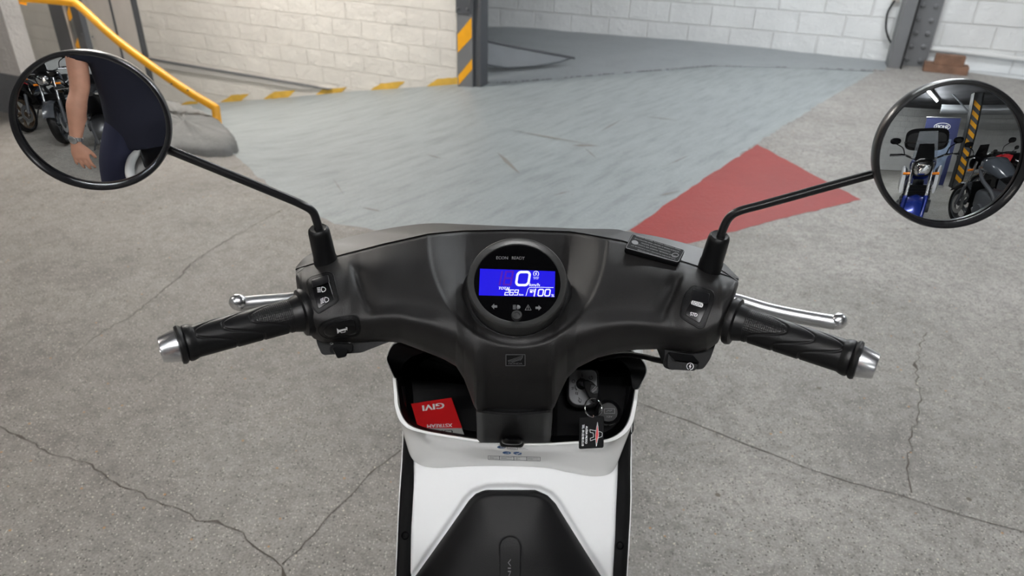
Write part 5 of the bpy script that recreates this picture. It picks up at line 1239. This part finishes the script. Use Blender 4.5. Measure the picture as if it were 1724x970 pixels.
    for s_ in (-1, 1):
        MB().tube([(s_*.26, .35, hz+.005), (s_*.38, .29, hz)], .017, 12).build('hand_grip', M_rub, t)
        MB().tube([(s_*.20, .42, hz), (s_*.37, .36, hz-.01)], .006, 8).build('control_lever', M_alu, t)
        ms_ = MB().tube(bez([(s_*.22, .38, hz+.01), (s_*.25, .40, hz+.09), (s_*.33, .38, hz+.14)], 10), .006, 8).build('mirror', M_gls, t)
        MB().loft([((s_*.34, .355, hz+.17), .055, .035), ((s_*.34, .375, hz+.17), .058, .038), ((s_*.34, .40, hz+.17), .03, .02)], 20).build('mirror_head', M_gls, ms_)
        MB().tube([(s_*.10, .50, .86), (s_*.19, .50, .86)], .016, 10).build('indicator', mat('amber lens', rgb(230, 130, 30), .2), t)
        MB().tube([(s_*.13, -.15, .40), (s_*.22, -.15, .38)], .012, 8).build('foot_peg', M_steeld, t)
    MB().tube([(-.12, .0, .30), (-.24, .06, .03), (-.25, .10, .012)], .012, 8).build('side_stand', M_steeld, t)
    if box:
        bx_ = MB().loft([((0, -.42, 1.24), .26, .11), ((0, -.50, 1.25), .30, .165), ((0, -.75, 1.25), .30, .17), ((0, -.95, 1.24), .25, .14), ((0, -.98, 1.23), .19, .10)], 36, 4).build('top_case', M_blk, t)
        MB().loft([((0, -.415, 1.21), .27, .012), ((0, -.50, 1.21), .308, .014), ((0, -.75, 1.21), .308, .014), ((0, -.96, 1.21), .255, .012)], 36, 6).build('case_seam', M_gls, bx_)
        MB().box((0, -.70, 1.0), (.22, .40, .16)).build('luggage_rack', M_steeld, t)
    t.location = pos; t.rotation_euler = (0, math.radians(lean), math.radians(head)); t['group'] = grp
    return t
M_blue = mat('deep blue metallic paint', rgb(22, 42, 120), .25, metal=.4, coat=.6)
M_bkp = mat('gloss black paint', rgb(12, 12, 14), .15, coat=.6)
M_redc = mat('red cloth', rgb(176, 24, 34), .8, bump=.5, bscale=40)
G2 = 'parked motorcycles behind the scooter'
def place(front, head, *a, **k):
    h = math.radians(head); d = V(-math.sin(h), math.cos(h), 0); p = V(front[0], front[1], 0)-d*.72; return moto((p.x, p.y, 0), head, *a, **k)
place((-.80, -4.0), 28, 'black faired motorcycle with bronze wheels and red side stripe, farthest in the left mirror', 'sport', M_bkp, accent=mat('red stripe', rgb(190, 20, 30), .4), rimc=mat('bronze wheel', rgb(120, 102, 84), .35, metal=.6), lean=-5)
place((-.32, -3.2), 16, 'naked motorcycle with a grey front mudguard, middle of the left mirror row', 'naked', M_bkp, lean=-5)
place((.10, -2.05), 10, 'black motorcycle whose front wheel stands closest behind the photographer', 'sport', mat('satin black paint', rgb(20, 20, 22), .35), lean=-5)
place((1.0, -1.95), 12, 'blue motorcycle with white side shrouds and a big black top case, right mirror', 'blue', M_blue, box=True, lean=-4)
place((1.98, -3.1), 168, 'black naked motorcycle parked nose to the banner, broad seat and grey tail showing', 'naked', mat('gloss grey paint', rgb(70, 74, 80), .18, coat=.6), lean=5)
place((2.75, -4.3), 150, 'black sport motorcycle with a red cloth over its handlebar, right mirror edge', 'sport', M_bkp, accent=mat('red stripe', rgb(190, 20, 30), .4), lean=5)
k = MB(); rws = []
for i in range(12):
    f = i/11; rws.append([V(2.50+.30*g+.02*math.sin(9*g+4*f), -3.62+.05*math.sin(7*g+3*f)-.03*f, 1.02-.27*f+.012*math.sin(11*g)) for g in np.linspace(0, 1, 14)])
k.grid(rws); k.grid([[p+V(0, -.006, 0) for p in r] for r in rws]); k = k.build('red_cloth', M_redc, None); tag(k, 'crumpled red cloth draped over the handlebar of the black sport motorcycle', 'cloth')
# ---- banner, warning column, duct and service pipe behind
t = thing('banner', 'tall navy roll-up banner with a white oval helmet maker logo beside the striped column', 'banner', (2.15, -6.2, 0))
bp_ = plane(V(2.15, -6.2, 0), V(-.15, 1, 0)); bu = V(1, .15, 0).normalized()
def bq_(x, z, o=0): return V(2.15, -6.2, 0)+bu*x+V(0, 0, z)+V(-.15, 1, 0).normalized()*o
MB().prism([bq_(-.42, .08), bq_(.42, .08), bq_(.42, 1.82), bq_(-.42, 1.82)], V(0, -.004, 0)).build('banner_sheet', mat('navy print', rgb(24, 34, 84), .5), t, smooth=False)
MB().box((2.15, -6.2, .04), (.88, .16, .08)).build('base', M_alu2, t, smooth=False, bevel=.01)
MB().tube([bq_(-.43, 1.83), bq_(.43, 1.83)], .012, 8).build('top_rail', M_alu2, t)
MB().prism([bq_(-.30, .35, .003), bq_(.30, .35, .003), bq_(.30, 1.30, .003), bq_(-.30, 1.30, .003)], V(0, .002, 0)).build('picture_panel', mat('grey blue print', rgb(120, 136, 160), .5, var=.4, vscale=4), t, smooth=False)
bi = Ink(lambda x, y, o=0: bq_(-x/100, 1.82-y/100, .004+o), .001)
bi.ring(0, 22, 20, 1.4, ry=9); bi.text('SHOEI', 0, 22, 8, 30, bold=.4); bi.line([(-22, 38), (22, 38)], .8); bi.text('PREMIUM HELMETS', 0, 42, 3, 34); bi.build('logo', M_ink, t)
t = thing('warning_column', 'dark steel column with diagonal yellow stripes behind the banner in the right mirror', 'column', (2.95, -6.3, 0))
MB().box((2.95, -6.32, 1.28), (.20, .2, 2.56)).build('web', M_steeld, t, smooth=False); 
for s_ in (-1, 1): MB().box((2.95+s_*.12, -6.3, 1.28), (.03, .24, 2.56)).build('flange', M_black, t, smooth=False)
k = Ink(lambda x, y, o=0: V(2.95-x, -6.215+o, y), .002)
for i in range(9): z = .1+i*.24; k.poly([(-.1, z), (.1, z+.16), (.1, z+.28), (-.1, z+.12)])
k.build('warning_stripes', M_yel, t)
k = MB().tube([(2.2, -6.9, 2.12), (6.9, -6.0, 2.05)], .13, 24).build('air_duct', mat('galvanised duct', rgb(150, 152, 155), .4, metal=.5, bump=.3, bscale=30), None); tag(k, 'round galvanised air duct slung under the dark ceiling, right mirror', 'duct')
k = MB().tube([(2.3, -6.5, 2.5), (2.9, -6.4, 1.95)], .02, 8).build('conduit', M_steeld, None); tag(k, 'thin diagonal brace running from the ceiling down to the striped column', 'brace')
struct(MB().box((.45, -6.8, 2.50), (14.2, 6.4, .08)).build('ceiling_rear', M_ceil, None, smooth=False))
